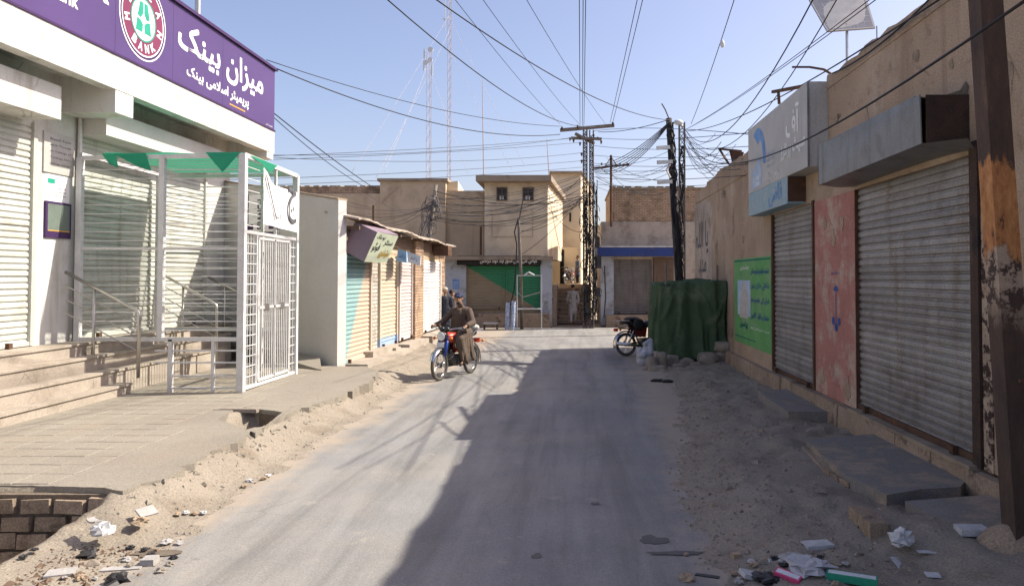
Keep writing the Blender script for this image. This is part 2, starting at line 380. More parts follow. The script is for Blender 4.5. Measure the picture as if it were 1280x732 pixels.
MT['sack'] = M('pale_cloth_sack', (.46, .47, .52), (.38, .39, .43), 5, .9, .5, 20)
MT['slabgrey'] = M('cement_slab', (.24, .225, .21), (.18, .17, .16), 2, .9, .5, 25, stain=(.33, .27, .21), sscale=2, sth=(.5, .62), fine=.2)
m, nt, b = new_mat('pole_peeling_paint')
g_n = nt.nodes.new('ShaderNodeNewGeometry'); gp = g_n.outputs['Position']; s_n = nt.nodes.new('ShaderNodeSeparateXYZ'); nt.links.new(gp, s_n.inputs[0])
zn = nt.nodes.new('ShaderNodeMath'); zn.operation = 'MULTIPLY_ADD'; zn.inputs[1].default_value = .55; nt.links.new(nz(nt, gp, 9, 8, .7, (1, 1, .35)), zn.inputs[0]); nt.links.new(s_n.outputs['Z'], zn.inputs[2])
zr = nt.nodes.new('ShaderNodeMath'); zr.operation = 'MULTIPLY'; zr.inputs[1].default_value = .2; nt.links.new(zn.outputs[0], zr.inputs[0])
dk = ramp(nt, nz(nt, gp, 7, 8, .7, (1, 1, .3)), [(.35, (.045, .03, .024)), (.6, (.085, .052, .036)), (.72, (.17, .10, .065))])
og = ramp(nt, nz(nt, gp, 14, 9, .75, (1, 1, .4)), [(.36, (.06, .033, .022)), (.42, (.33, .135, .05)), (.58, (.50, .23, .08)), (.72, (.56, .36, .21))])
fk = ramp(nt, nz(nt, gp, 10, 9, .75), [(.46, (.055, .035, .028)), (.50, (.36, .27, .195)), (.7, (.46, .36, .27))])
isO = ramp(nt, zr.outputs[0], [(.485, 0.0), (.49, 1.0), (.607, 1.0), (.612, 0.0)]); isF = ramp(nt, zr.outputs[0], [(.385, 0.0), (.43, .85), (.485, 1.0), (.49, 0.0)])
nt.links.new(mix(nt, isO, mix(nt, isF, dk, fk), og), b.inputs['Base Color']); b.inputs['Roughness'].default_value = .85
bp = nt.nodes.new('ShaderNodeBump'); bp.inputs['Strength'].default_value = .7; bp.inputs['Distance'].default_value = .01; nt.links.new(nz(nt, gp, 30, 8), bp.inputs['Height']); nt.links.new(bp.outputs[0], b.inputs['Normal']); MT['pole_mat'] = m
MT['skin'] = M('skin', (.33, .19, .125), rough=.6, bump=0, fine=.05)
MT['brown_cloth'] = M('brown_cotton', (.108, .08, .063), (.09, .066, .053), 6, .9, .3, 40, objspace=True)
MT['brown_cloth2'] = M('tan_cotton', (.125, .092, .072), (.105, .078, .06), 6, .9, .3, 40, objspace=True)
MT['navy'] = M('dark_navy_cloth', (.03, .035, .05), rough=.9, bump=.2, objspace=True)
MT['cap_blue'] = M('blue_cap', (.04, .05, .10), rough=.85, bump=0)
MT['hair'] = M('black_hair', (.015, .012, .01), rough=.6, bump=0)
MT['palecloth'] = M('pale_grey_cotton', (.35, .33, .31), (.30, .28, .26), 6, .9, .3, 40, objspace=True)
MT['greyblue'] = M('grey_blue_cotton', (.16, .18, .23), (.13, .15, .2), 6, .9, .3, 40, objspace=True)
MT['cream_cap'] = M('cream_knit_cap', (.5, .46, .4), rough=.9, bump=.2, objspace=True)
MT['tyre'] = M('dusty_tyre', (.07, .063, .057), (.12, .105, .09), 12, .85, .3, 60, objspace=True)
MT['chrome'] = M('chrome', (.6, .6, .6), rough=.18, bump=0, metal=1, fine=0)
MT['bike_black'] = M('black_enamel', (.02, .02, .022), rough=.35, bump=0, spec=.5, fine=0)
MT['bike_red'] = M('red_enamel', (.50, .055, .025), rough=.3, bump=0, spec=.5, fine=0)
MT['bike_blue'] = M('blue_enamel', (.02, .06, .30), rough=.3, bump=0, spec=.5, fine=0)
MT['bike_maroon'] = M('maroon_enamel', (.16, .02, .02), rough=.35, bump=0, spec=.5, fine=0)
MT['orange_lens'] = M('orange_lens', (.7, .22, .03), rough=.2, bump=0, fine=0)
MT['red_lens'] = M('red_lens', (.4, .02, .02), rough=.2, bump=0, fine=0)
MT['glass_pale'] = M('headlamp_glass', (.7, .72, .72), rough=.1, bump=0, fine=0)
MT['engine'] = M('engine_alloy', (.22, .21, .20), (.15, .14, .13), 20, .5, .1, metal=.6, objspace=True)
MT['blue_white'] = M('blue_white_paint', (.55, .6, .68), (.12, .2, .4), 16, .6, 0)
# thin green shade cloth lets light through
m, nt, b = new_mat('green_shade_cloth')
b.inputs['Base Color'].default_value = (.010, .27, .155, 1); b.inputs['Roughness'].default_value = .8
tl = nt.nodes.new('ShaderNodeBsdfTranslucent'); tl.inputs[0].default_value = (.06, .36, .23, 1)
mx = nt.nodes.new('ShaderNodeMixShader'); mx.inputs[0].default_value = .4
nt.links.new(b.outputs[0], mx.inputs[1]); nt.links.new(tl.outputs[0], mx.inputs[2])
nt.links.new(mx.outputs[0], nt.nodes['Material Output'].inputs[0]); MT['shade_cloth'] = m

# ------------------------------------------------------------------ lettering
PF = {}
for cp in list(range(0xFB50, 0xFDFF)) + list(range(0xFE70, 0xFEFD)):
    d = unicodedata.decomposition(chr(cp)).split()
    if len(d) >= 2 and d[0][0] == '<': PF.setdefault(''.join(chr(int(x, 16)) for x in d[1:]), {}).setdefault(d[0].strip('<>'), chr(cp))
def urdu(t):
    t = t.replace('\u0644\u0627', '\u0001'); PF['\u0001'] = PF['\u0644\u0627']
    out = []
    for i, ch in enumerate(t):
        f = PF.get(ch)
        if not f: out.append(ch); continue
        pj = i > 0 and 'initial' in PF.get(t[i - 1], {}) ; nj = i + 1 < len(t) and t[i + 1] in PF and 'final' in PF[t[i + 1]] and 'initial' in f
        k = ('medial' if nj else 'final') if pj and 'final' in f else ('initial' if nj else 'isolated')
        out.append(f.get(k) or f.get('isolated') or ch)
    return ''.join(reversed(out))
def text_data(body, res=2):
    cu = bpy.data.curves.new('t', 'FONT'); cu.body = body; cu.resolution_u = res
    o = bpy.data.objects.new('t', cu); COL.objects.link(o)
    dg = bpy.context.evaluated_depsgraph_get(); me = bpy.data.meshes.new_from_object(o.evaluated_get(dg))
    vs = [v.co.copy() for v in me.vertices]; fs = [tuple(p.vertices) for p in me.polygons]
    bpy.data.objects.remove(o); bpy.data.curves.remove(cu); bpy.data.meshes.remove(me)
    return vs, fs
def add_text(mb, body, org, xd, yd, wd=None, ht=None, bold=0.0):
    vs, fs = text_data(body)
    if not vs: return
    x0 = min(v.x for v in vs); x1 = max(v.x for v in vs); y0 = min(v.y for v in vs); y1 = max(v.y for v in vs)
    sx = (wd / (x1 - x0)) if wd else None; sy = (ht / (y1 - y0)) if ht else None
    sx = sx or sy; sy = sy or sx
    org = V(org); xd = V(xd).normalized(); yd = V(yd).normalized()
    nd = xd.cross(yd)
    offs = [(0, 0)] if not bold else [(0, 0), (bold, 0), (0, bold), (bold, bold)]
    for k, (ox, oy) in enumerate(offs):
        mb.add([org + xd * ((v.x - x0) * sx + ox) + yd * ((v.y - y0) * sy + oy) + nd * (.0006 * k) for v in vs], fs)
def lettering(body, org, xd, yd, wd, ht, mat, parent, bold=0.0, name='lettering'):
    mb = MB(); add_text(mb, body, org, xd, yd, wd, ht, bold)
    return mb.build(name, mat, parent)

# ------------------------------------------------------------------ body-like surfaces: overlapping tapered volumes fused into one skin
def blob(name, prims, voxel, mat, parent=None, smooth_it=3):
    mb = MB()
    for p in prims:
        if p[0] == 'c': mb.cap(*p[1:])
        elif p[0] == 'e': mb.ell(*p[1:])
        elif p[0] == 't': mb.tube(p[1], p[2], 14)
        elif p[0] == 'x': mb.v_before = len(mb.v); mb.hexa(p[1])
    me = bpy.data.meshes.new(name); me.from_pydata([tuple(v) for v in mb.v], [], mb.f)
    bm = bmesh.new(); bm.from_mesh(me); bmesh.ops.recalc_face_normals(bm, faces=bm.faces); bm.to_mesh(me); bm.free()
    o = bpy.data.objects.new(name, me); COL.objects.link(o)
    md = o.modifiers.new('r', 'REMESH'); md.mode = 'VOXEL'; md.voxel_size = voxel; md.use_smooth_shade = True
    ms = o.modifiers.new('s', 'SMOOTH'); ms.iterations = smooth_it; ms.factor = .5
    dg = bpy.context.evaluated_depsgraph_get(); m2 = bpy.data.meshes.new_from_object(o.evaluated_get(dg))
    o.modifiers.clear(); o.data = m2; bpy.data.meshes.remove(me); m2.name = name
    m2.materials.clear(); m2.materials.append(mat)
    WL[o.name] = V((0, 0, 0))
    if parent is not None: o.parent = parent
    return o
# ================================================================== ground, road, pavement
def sstep(a, b, x):
    t = max(0, min(1, (x - a) / (b - a))); return t * t * (3 - 2 * t)
def n3(x, y, s, o=0): return noise.noise(V((x * s + o, y * s - o, o * .37)))
def road_left(y): return -3.02 - .12 * n3(0, y, .5, 3) - .08 * n3(0, y, 2.2, 5) - .05 * n3(0, y, 7, 15)
def road_right(y): return 1.0 + .9 * sstep(5, 15, y) + .16 * n3(0, y, .6, 9) + .08 * n3(0, y, 2.3, 2) + .05 * n3(0, y, 7, 25)
def pit(x, y):   # the open drain at the pavement's near corner
    xr = -3.90 + .14 * n3(0, y, 1.8, 7); 
    return min(sstep(-4.98, -4.93, x), 1 - sstep(xr - .12, xr + .06, x)) * (1 - sstep(6.28, 6.33, y))
H2C = [atZ(272, 528, .2), atZ(300, 512, .2), atZ(352, 519, .2), atZ(318, 546, .2)]
hc = sum(H2C, V()) / 4
def hgt(x, y):
    b = .028 * n3(x, y, 1.3) + .018 * n3(x, y, 4, 11) + .012 * abs(n3(x, y, 11, 4)) + .006 * n3(x, y, 26, 8)
    rag_ = .020 * n3(x, y, 3.1, 13) + .012 * n3(x, y, 7.5, 19) + .006 * n3(x, y, 17, 23)
    rl, rr = road_left(y), road_right(y)
    if x < -1:
        e = rl - x                                   # metres outside the asphalt edge
        z = .004 + .045 * e + rag_ * min(1, max(.25, e + .6)) if e < .0 else .004 + .045 * e + rag_
        z += .19 * sstep(.12, .66, e) * sstep(5.35, 6.3, y) * (1 - sstep(13.5, 15.5, y) * .5)
        if e > .1: z += b * .45 * sstep(.1, .5, e)
        if x < -3.66 and y > 6.4: z = min(z + .03 * n3(x, y, 2.6, 33), .225)
        z = min(z, .23)
        d = math.hypot((x - hc.x) / .42, (y - hc.y) / .75)
        z -= .5 * (1 - sstep(.55, 1.0, d))
        z -= .95 * pit(x, y)
        return max(z, -.045) if e < -.3 else z
    e = x - rr
    z = .004 + (.055 * e if e < .5 else .0275 + .008 * (e - .5)) + rag_ * min(1, max(.25, e + .6))
    t = sstep(.0, .6, e)
    if e > 0: z += t * (.02 + b * 1.7)
    z += .10 * t * sstep(6.2, 5.4, y) * sstep(2.0, 2.9, x) + .07 * math.exp(-((x - 2.55) ** 2 / .1 + (y - 5.9) ** 2 / .3)) * t
    z += .04 * t * math.exp(-((x - 2.3) ** 2 / .12 + (y - 8.6) ** 2 / 1.5)) + .05 * abs(n3(x, y, 2.3, 21)) * t
    return min(z, .30)
gx0, gx1, gy0, gy1, st = -7.2, 4.2, 1.0, 20.8, .05
nx = int((gx1 - gx0) / st); ny = int((gy1 - gy0) / st)
mb = MB()
for j in range(ny + 1):
    for i in range(nx + 1):
        x = gx0 + i * st; y = gy0 + j * st
        mb.v.append(V((x, y, hgt(x, y))))
for j in range(ny):
    for i in range(nx):
        x = gx0 + (i + .5) * st; y = gy0 + (j + .5) * st
        if road_left(y) + .75 < x < road_right(y) - .75: continue
        a = j * (nx + 1) + i
        mb.f.append((a, a + 1, a + nx + 2, a + nx + 1))
used = sorted({i for f in mb.f for i in f}); rm = {o_: k for k, o_ in enumerate(used)}
mb.v = [mb.v[i] for i in used]; mb.f = [tuple(rm[i] for i in f) for f in mb.f]
o = mb.build('dirt_verge', MT['dirt'], smooth=True, kind='structure')
# wide ground beyond, a frame round the near field
mb = MB(); G = 600
for (a, b_, c, d_) in ((-G, G, -G, gy0), (-G, G, gy1, G), (-G, gx0, gy0, gy1), (gx1, G, gy0, gy1)):
    mb.quad((a, c, -.04), (b_, c, -.04), (b_, d_, -.04), (a, d_, -.04))
mb.build('ground', MT['dirt'], kind='structure')
# asphalt: strips across the street so that the edges can wander
mb = MB(); ys = [-4 + i * .06 for i in range(int(23.4 / .06))]
for y in ys:
    l = road_left(y); r = road_right(y)
    mb.v += [V((l - .30, y, -.012)), V((l, y, .004)), V((r, y, .004)), V((r + .30, y, -.012))]
for k in range(len(ys) - 1):
    for q in range(3): mb.f.append((k * 4 + q, k * 4 + q + 1, k * 4 + 5 + q, k * 4 + 4 + q))
Y1 = ys[-1]
lp = [(-40, Y1 + 1.5), (-5.5, Y1 + 1.0), (road_left(Y1), Y1), (road_right(Y1), Y1), (3.6, Y1 + .9), (3.4, Y1 + 2.6), (40, Y1 + 3.2)]
base = len(mb.v)
far = [(40, 29.6), (4.4, 29.4), (1.2, 29.2), (-1.5, 29.0), (-5, 29.3), (-9, 29.2), (-40, 30)]
mb.poly([(p[0], p[1], .004) for p in lp + far])
mb.build('road', MT['asphalt'], kind='structure')
# one painted wedge of cast shade and tar on the asphalt
def flat_patch(name, px, py, rx, ry, mat, z=.008, n=16, seed=0):
    c = atZ(px, py, z); rnd = random.Random(seed)
    pts = []
    for k in range(n):
        a = 2 * math.pi * k / n; q = 1 + rnd.uniform(-.35, .3)
        pts.append((c.x + rx * math.cos(a) * q, c.y + ry * math.sin(a) * q, z))
    b = MB(); b.poly(pts); return b.build(name, mat, kind='structure')
MT['tar'] = M('tar_shade_patch', (.10, .096, .092), (.13, .125, .12), 6, .8, .5, 60)
MT['damp'] = M('damp_earth', (.12, .095, .07), (.16, .13, .1), 6, .8, .6, 40)
flat_patch('tar_shade_patch', 816, 674, .10, .10, MT['tar'], seed=2)
flat_patch('tar_shade_patch', 846, 690, .22, .04, MT['tar'], seed=3, z=.011)
flat_patch('tar_shade_patch', 745, 629, .04, .05, MT['tar'], seed=4)
flat_patch('tar_shade_patch', 671, 694, .035, .05, MT['tar'], seed=5)
flat_patch('tar_shade_patch', 653, 455, .3, .12, MT['tar'], seed=8)  # painted wedge of cast shade reaching left over the sunlit asphalt
flat_patch('damp_patch', 195, 690, .16, .08, MT['damp'], seed=6, z=.012)

# pavement slab
PZ = .27
def pave_z(x): return .245
rim = []
def rag(a, b_, n, amp, sd):
    rnd = random.Random(sd); out = []
    for k in range(n):
        t = k / n
        p = V(a) * (1 - t) + V(b_) * t
        out.append((p.x + rnd.uniform(-amp, amp), p.y + rnd.uniform(-amp, amp)))
    return out
key = [(-8.4, 6.40), (-5.05, 6.38), (-4.55, 6.36), (-3.98, 6.31), (-3.66, 6.24), (-3.56, 6.7), (-3.62, 7.4), (-3.55, 8.1), (-3.62, 8.5),
       (-3.62, 9.9), (-3.42, 11.0), (-3.38, 12.6), (-3.55, 13.8), (-4.0, 14.7), (-4.72, 14.75)]
outl = []
for k in range(len(key) - 1):
    L = math.hypot(key[k + 1][0] - key[k][0], key[k + 1][1] - key[k][1])
    outl += rag((*key[k], 0), (*key[k + 1], 0), max(2, int(L / .09)), .045 if k > 2 else .008, k)
outl += [(-4.72, 14.75), (-8.4, 17.5)]
hole = [(p.x, p.y) for p in H2C]
hole2 = []
for k in range(4): hole2 += rag((*hole[k], 0), (*hole[(k + 1) % 4], 0), 5, .02, 50 + k)
polys = [[V((x, y, 0)) for x, y in outl], [V((x, y, 0)) for x, y in hole2]]
tri = tessellate_polygon(polys)
allp = polys[0] + polys[1]
mb = MB()
mb.v = [V((p.x, p.y, pave_z(p.x))) for p in allp]; mb.f = [tuple(t) for t in tri]
rnd = random.Random(3)
for pl in polys:
    n = len(pl)
    for k in range(n):
        a, b_ = pl[k], pl[(k + 1) % n]
        mb.quad((a.x, a.y, pave_z(a.x)), (b_.x, b_.y, pave_z(b_.x)), (b_.x + rnd.uniform(-.01, .01), b_.y, -.1), (a.x, a.y, -.1))
pave = mb.build('pavement', MT['concrete'], kind='structure')
# square cement paving tiles laid on the slab
tm = None
cnt = 0
ty = 6.55
rnd = random.Random(5)
while ty < 13.4:
    tx = -6.50
    row = int(ty / .32)
    while tx < -4.15:
        ok = not (ty < 7.2 and tx > -4.5) and not (tx > -4.45 + .25 * n3(0, ty, .9, 4)) and not (hc.x - .75 < tx < hc.x + .5 and hc.y - .8 < ty < hc.y + .6)
        if ty > 11.0 and tx > -4.7: ok = False
        if ok and cnt < 295:
            if tm is None:
                b = MB(); h = .156; c = .005
                b.add([(-h, -h, 0), (h, -h, 0), (h, h, 0), (-h, h, 0), (-h + c, -h + c, .007), (h - c, -h + c, .007), (h - c, h - c, .007), (-h + c, h - c, .007)],
                      [(4, 5, 6, 7), (0, 1, 5, 4), (1, 2, 6, 5), (2, 3, 7, 6), (3, 0, 4, 7)])
                t = b.build('paving_tile', MT['tile'], pave, origin=(0, 0, 0)); tm = t
            else:
                t = link_copy(tm, pave)
            t.location = V((tx, ty, pave_z(tx) + .001)) - WL[pave.name]
            t.rotation_euler = (rnd.uniform(-.012, .012), rnd.uniform(-.012, .012) + .0, rnd.uniform(-.01, .01))
            cnt += 1
        tx += .32
    ty += .32
# drain pit: brick lining, each brick a part
dr = thing('open_drain', 'open brick-lined drain pit at the near corner of the pavement', 'drain', (-4.4, 5.4, -.7))
mb = MB(); mb.box(-5.0, -3.66, 6.27, 6.36, -.85, .195); mb.build('back_wall', MT['mortar'], dr)
mb = MB(); mb.box(-5.06, -4.97, 3.0, 6.3, -.85, .12); mb.build('side_wall', MT['plinth'], dr)
mb = MB(); mb.quad((-5, 3, -.72), (-3.6, 3, -.72), (-3.6, 6.3, -.72), (-5, 6.3, -.72)); mb.build('floor', MT['dirt'], dr)
bk = None
for r in range(6):
    x = -4.97 + (.14 if r % 2 else 0)
    z = -.66 + r * .142
    while x < -3.75:
        wd = .27 * rnd.uniform(.9, 1.05)
        if bk is None:
            b = MB(); b.hexa([(-.13, -.035, 0), (.13, -.035, 0), (.13, .03, 0), (-.13, .03, 0), (-.125, -.03, .12), (.128, -.036, .125), (.13, .03, .12), (-.13, .03, .12)])
            q = b.build('brick', MT['brick'], dr, origin=(0, 0, 0)); bk = q
        else: q = link_copy(bk, dr)
        q.location = V((x + wd / 2, 6.262 + rnd.uniform(-.012, .012), z)) - WL[dr.name]
        q.rotation_euler = (rnd.uniform(-.05, .05), rnd.uniform(-.05, .05), rnd.uniform(-.09, .09)); q.scale = (rnd.uniform(.88, 1.03), 1, rnd.uniform(.85, 1.05))
        x += wd + .02
# raised pavement beyond the pit, left edge of the picture
mb = MB(); mb.prism([(-9, 3), (-4.99, 3), (-4.97, 6.34), (-9, 6.34)], -.2, .12); mb.build('lower_pavement', MT['concrete'], kind='structure')
# steps of the bank: three nosings and the platform
bank_steps = thing('entrance_steps', 'long terrazzo steps along the front of the white bank building', 'steps', (-7.2, 10, 0))
lev = [(-6.55, .27, .37, 'a'), (-6.68, .37, .37, 'b')]
def step_run(x1, z1, y0, y1, nm='step'):
    b = MB(); b.box(-7.75, x1, y0, y1, .2, z1 - .035)
    st_ = b.build(nm, MT['stepmat'], bank_steps)
    b = MB(); b.box(-7.75, x1 + .025, y0, y1 - .003, z1 - .035 + .001, z1); b.build('tread', MT['stepmat'], st_)
for x1, z1, y1 in ((-6.61, .41, 11.3), (-6.82, .61, 14.8), (-7.03, .83, 15.5), (-7.22, 1.02, 15.9)):
    step_run(x1, z1, 3.0, y1)
b = MB(); b.box(-7.6, -6.5, 15.9, 16.3, .2, .42); b.build('landing', MT['stepmat'], bank_steps)
# ================================================================== bank
BX = -7.6
bank = thing('bank_building', 'white bank building with purple fascia sign on the left', 'building', (-9.5, 10, 0))
def bx(name, mat, *a, parent=bank, **k):
    b = MB(); b.box(*a); return b.build(name, mat, parent, **k)
bx('wall', MT['white_wall'], -14, BX - .06, 2.0, 16.62, .0, 5.2)
bx('pilaster', MT['white_wall'], BX - .07, BX, 10.55, 11.51, 1.02, 4.949)
bx('pilaster', MT['white_wall'], BX - .07, BX, 15.5, 16.62, .25, 4.949)
bx('lintel', MT['white_wall'], BX - .07, BX - .003, 3.0, 10.55, 4.14, 4.949)
bx('lintel', MT['white_wall'], BX - .07, BX - .003, 11.51, 15.5, 4.16, 4.949)
bx('parapet_wall', MT['white_wall'], -13.9, -6.95, 2.0, 17.3, 5.3, 6.55)
# canopy slab with fascia edge, downstand beams
bx('canopy_slab', MT['white_wall'], BX - .05, -6.77, 2.0, 16.9, 4.95, 5.27)
bx('canopy_edge', MT['white_wall'], -6.95, -6.75, 2.0, 16.93, 4.76, 5.285)
bx('canopy_beam', MT['white_wall'], BX, -6.76, 11.05, 11.5, 4.42, 4.95)
bx('canopy_beam', MT['white_wall'], BX, -6.76, 16.55, 16.9, 4.62, 4.95)
bx('shutter_hood', MT['white_wall'], BX, -7.08, 3.0, 10.35, 4.16, 4.62)
bx('shutter_hood', MT['grey_wall'], BX, -7.18, 11.52, 15.4, 4.17, 4.56)
# roller shutters: every slat a part
def shutter(parent, label_mat, p0, p1, z0, z1, pitch, outward, mat, name='roller_shutter', depth=.02, single=True, rail=True, railmat=None, bottom=True, cat=None):
    """p0,p1: ends on the wall line (x,y); outward: unit vector out of the wall."""
    p0 = V((p0[0], p0[1], 0)); p1 = V((p1[0], p1[1], 0)); d = (p1 - p0); L = d.length; d.normalize(); o3 = V((outward[0], outward[1], 0)).normalized()
    org = p0 + V((0, 0, z0))
    if parent is None: return None
    n = max(1, int((z1 - z0) / pitch))
    pitch = (z1 - z0) / n
    prof = [(.0, 0), (.0, .10), (.9, .22), (1, .5), (.85, .82), (0, .93), (0, 1)]
    sh = MB()
    sh.hexa([p0 - o3 * .05 + V((0, 0, z0)), p1 - o3 * .05 + V((0, 0, z0)), p1 - o3 * .006 + V((0, 0, z0)), p0 - o3 * .006 + V((0, 0, z0)),
             p0 - o3 * .05 + V((0, 0, z1)), p1 - o3 * .05 + V((0, 0, z1)), p1 - o3 * .006 + V((0, 0, z1)), p0 - o3 * .006 + V((0, 0, z1))])
    curt = sh.build(name, mat, parent)
    def slat_mb(k0=0):
        b = MB()
        for (a, h) in prof:
            for q in (p0, p1): b.v.append(q + o3 * (a * depth) + V((0, 0, z0 + (k0 + h) * pitch)))
        for i in range(len(prof) - 1): b.f.append((2 * i, 2 * i + 1, 2 * i + 3, 2 * i + 2))
        return b
    if single:
        rs_ = random.Random(int(abs(p0.x * 7 + p0.y * 13) * 10))
        s0 = slat_mb().build('slat', mat, curt, origin=org)
        for k in range(1, n):
            c = link_copy(s0, curt); c.location = s0.location + V((0, 0, k * pitch)) + o3 * rs_.uniform(-.002, .003); c.rotation_euler = tuple(d * rs_.uniform(-.05, .05))[:2] + (rs_.uniform(-.0012, .0012),)
    else:
        b = MB()
        for k in range(n):
            q = slat_mb(k); b.add(q.v, q.f)
        b.build('slats', mat, curt, kind='stuff')
    if rail:
        for q, s in ((p0, -1), (p1, 1)):
            b = MB(); b.bar(q + d * s * .03 + o3 * .03 + V((0, 0, z0)), q + d * s * .03 + o3 * .03 + V((0, 0, z1)), .06, .08, up=tuple(d))
            b.build('guide_rail', railmat or mat, curt)
    if bottom:
        b = MB(); b.bar(p0 + o3 * .035 + V((0, 0, z0 + .03)), p1 + o3 * .035 + V((0, 0, z0 + .03)), .03, .055); b.build('bottom_bar', railmat or mat, curt)
        for t in (.12, .88):
            b = MB(); q = p0 + d * L * t + o3 * .07 + V((0, 0, z0 + .03)); b.box(q.x - .03, q.x + .03, q.y - .035, q.y + .035, q.z - .035, q.z + .04); b.build('padlock', MT['rust'], curt)
    return curt
shutter(bank, None, (BX - .03, 7.0), (BX - .03, 10.53), 1.03, 4.17, .087, (1, 0), MT['shutter_white'])
shutter(bank, None, (BX - .03, 11.55), (BX - .03, 15.48), 1.03, 4.17, .087, (1, 0), MT['shutter_white'])
# the purple sign
SX = -6.75
sign = thing('fascia_sign', 'long purple bank fascia sign with round green emblem and white lettering', 'sign', (SX, 12, 5.29))
for y0, y1 in ((2.0, 7.6), (7.605, 11.0), (11.005, 12.6), (12.605, 14.4), (14.405, 16.92)):
    bx('sign_panel', MT['purple'], -6.94, SX, y0, y1, 5.295, 6.64, parent=sign)
bx('top_trim', MT['purple_dark'], -6.97, SX + .05, 2.0, 16.98, 6.64, 6.70, parent=sign)
bx('bottom_trim', MT['purple_dark'], -6.96, SX + .02, 2.0, 16.95, 5.262, 5.293, parent=sign)
XD, ZD = (0, 1, 0), (0, 0, 1)
sp = SX + .004
def on(px, py, X=sp): return atX(px, py, X)
ec = on(175, 24)
em = thing('x', '', '') if False else None
def disc(r0, r1, xx, c, n=48):
    b = MB()
    for k in range(n):
        a = 2 * math.pi * k / n; b.v.append(V((xx, c.y + math.cos(a) * r1, c.z + math.sin(a) * r1)))
    if r0 > 0:
        for k in range(n):
            a = 2 * math.pi * k / n; b.v.append(V((xx, c.y + math.cos(a) * r0, c.z + math.sin(a) * r0)))
        for k in range(n): b.f.append((k, (k + 1) % n, n + (k + 1) % n, n + k))
    else: b.f.append(tuple(range(n)))
    return b
ec = V((sp, 11.72, 6.02))
R0 = .64
emb = disc(0, R0, sp, ec).build('emblem', MT['white_paint'], sign)
disc(R0 * .90, R0 * .96, sp + .002, ec).build('emblem_ring', MT['purple_dark'], emb)
disc(R0 * .54, R0 * .86, sp + .002, ec).build('emblem_band', MT['maroon'], emb)
disc(R0 * .50, R0 * .54, sp + .004, ec).build('emblem_ring', MT['emblem_green'], emb)
b = MB()   # the folded green letter shape in the middle
def ep(u, v): return V((sp + .004, ec.y + u * R0, ec.z + v * R0))
for pts in ([(-.02, .42), (-.16, .42), (-.26, .06), (-.12, .02), (-.02, .16)], [(.02, .42), (.16, .42), (.26, .06), (.12, .02), (.02, .16)],
            [(-.27, .0), (-.33, -.32), (-.05, -.32), (-.03, -.12), (-.12, -.04)], [(.27, .0), (.33, -.32), (.05, -.32), (.03, -.12), (.12, -.04)]):
    b.poly([ep(*p) for p in pts])
b.build('emblem_letter', MT['emblem_green'], emb)
def arc_text(word, a0, a1, r, flip):
    b = MB()
    for i, ch in enumerate(word):
        a = math.radians(a0 + (a1 - a0) * i / (len(word) - 1))
        c = V((sp + .005, ec.y + math.cos(a) * r, ec.z + math.sin(a) * r))
        up = V((0, math.cos(a), math.sin(a))) * (-1 if flip else 1); xd = V((0, up.z, -up.y))
        h = R0 * .2; wd_ = R0 * .16
        add_text(b, ch, c - xd * wd_ / 2 - up * h / 2, xd, up, wd_, h, .012)
    b.build('lettering', MT['white_paint'], emb)
arc_text('MEEZAN', 192, -12, R0 * .70, False)
arc_text('BANK', 236, 304, R0 * .70, True)
def urd(t): return urdu(t)
a = on(214, 82); 
lettering(urd('میزان بینک'), (sp, 12.75, 5.78), XD, ZD, 3.5, .62, MT['white_paint'], sign, .03)
lettering(urd('پریمیئر اسلامی بینک'), (sp, 13.05, 5.44), XD, ZD, 2.5, .25, MT['white_paint'], sign, .012)
b = MB(); b.box(sp - .003, sp, 14.7, 15.4, 5.37, 5.395); b.build('underline', MT['orange_paint'], sign)
lettering('MEEZAN BANK', (sp, 6.2, 5.93), XD, ZD, 4.62, .42, MT['white_paint'], sign, .02)
lettering('The Premier Islamic Bank', (sp, 7.3, 5.62), XD, ZD, 2.85, .2, MT['white_paint'], sign, .01)
lettering(urd('بلوچستان'), (sp, 16.45, 5.32), XD, ZD, .36, .05, MT['white_paint'], sign)
# roof pipe
b = MB(); q = atX(247, 14, -7.4); b.tube([(-7.4, q.y, 5.3), (-7.4, q.y, 8.2)], .055, 8); b = b.build('roof_pipe', MT['steel']); tag(b, 'grey pipe rising above the purple bank sign', 'pipe')
# notices on the pilaster
nb = bx('notice_board', MT['galv_paint'], BX, BX + .025, 10.73, 11.38, 3.50, 4.09, parent=None); tag(nb, 'printed grey metal notice board fixed highest on the white pilaster', 'notice board')
for k in range(5): lettering('Branch Timings Notice'[k * 2:k * 2 + 12], (BX + .028, 10.85, 3.98 - k * .09), XD, ZD, .45, .035, MT['cable_grey'], nb, name='print_line')
nb = bx('paper_notice', MT['white_paint'], BX, BX + .008, 10.79, 11.31, 3.09, 3.48, parent=None); tag(nb, 'white paper notice with a green heading below the metal board', 'notice')
bx('heading', MT['emblem_green'], BX + .008, BX + .011, 10.84, 10.99, 3.35, 3.42, parent=nb)
for k in range(3): lettering('Dear Customer visit', (BX + .011, 10.84, 3.28 - k * .055), XD, ZD, .4, .025, MT['cable_grey'], nb, name='print_line')
nb = bx('poster_frame', MT['purple_dark'], BX, BX + .03, 10.78, 11.33, 2.56, 3.08, parent=None); tag(nb, 'dark framed poster with orange rule, lowest on the white pilaster', 'poster')
bx('poster_sheet', MT['tarp_light'], BX + .03, BX + .033, 10.82, 11.29, 2.65, 3.05, parent=nb); bx('orange_rule', MT['orange_paint'], BX + .033, BX + .036, 10.83, 11.29, 2.655, 2.668, parent=nb)
# drain pipe
b = MB(); b.tube([(BX + .05, 11.47, 1.03), (BX + .05, 11.47, 4.9)], .03, 8); tag(b.build('drain_pipe', MT['metal_white']), 'thin pale pipe running down beside the middle bank shutter', 'pipe')

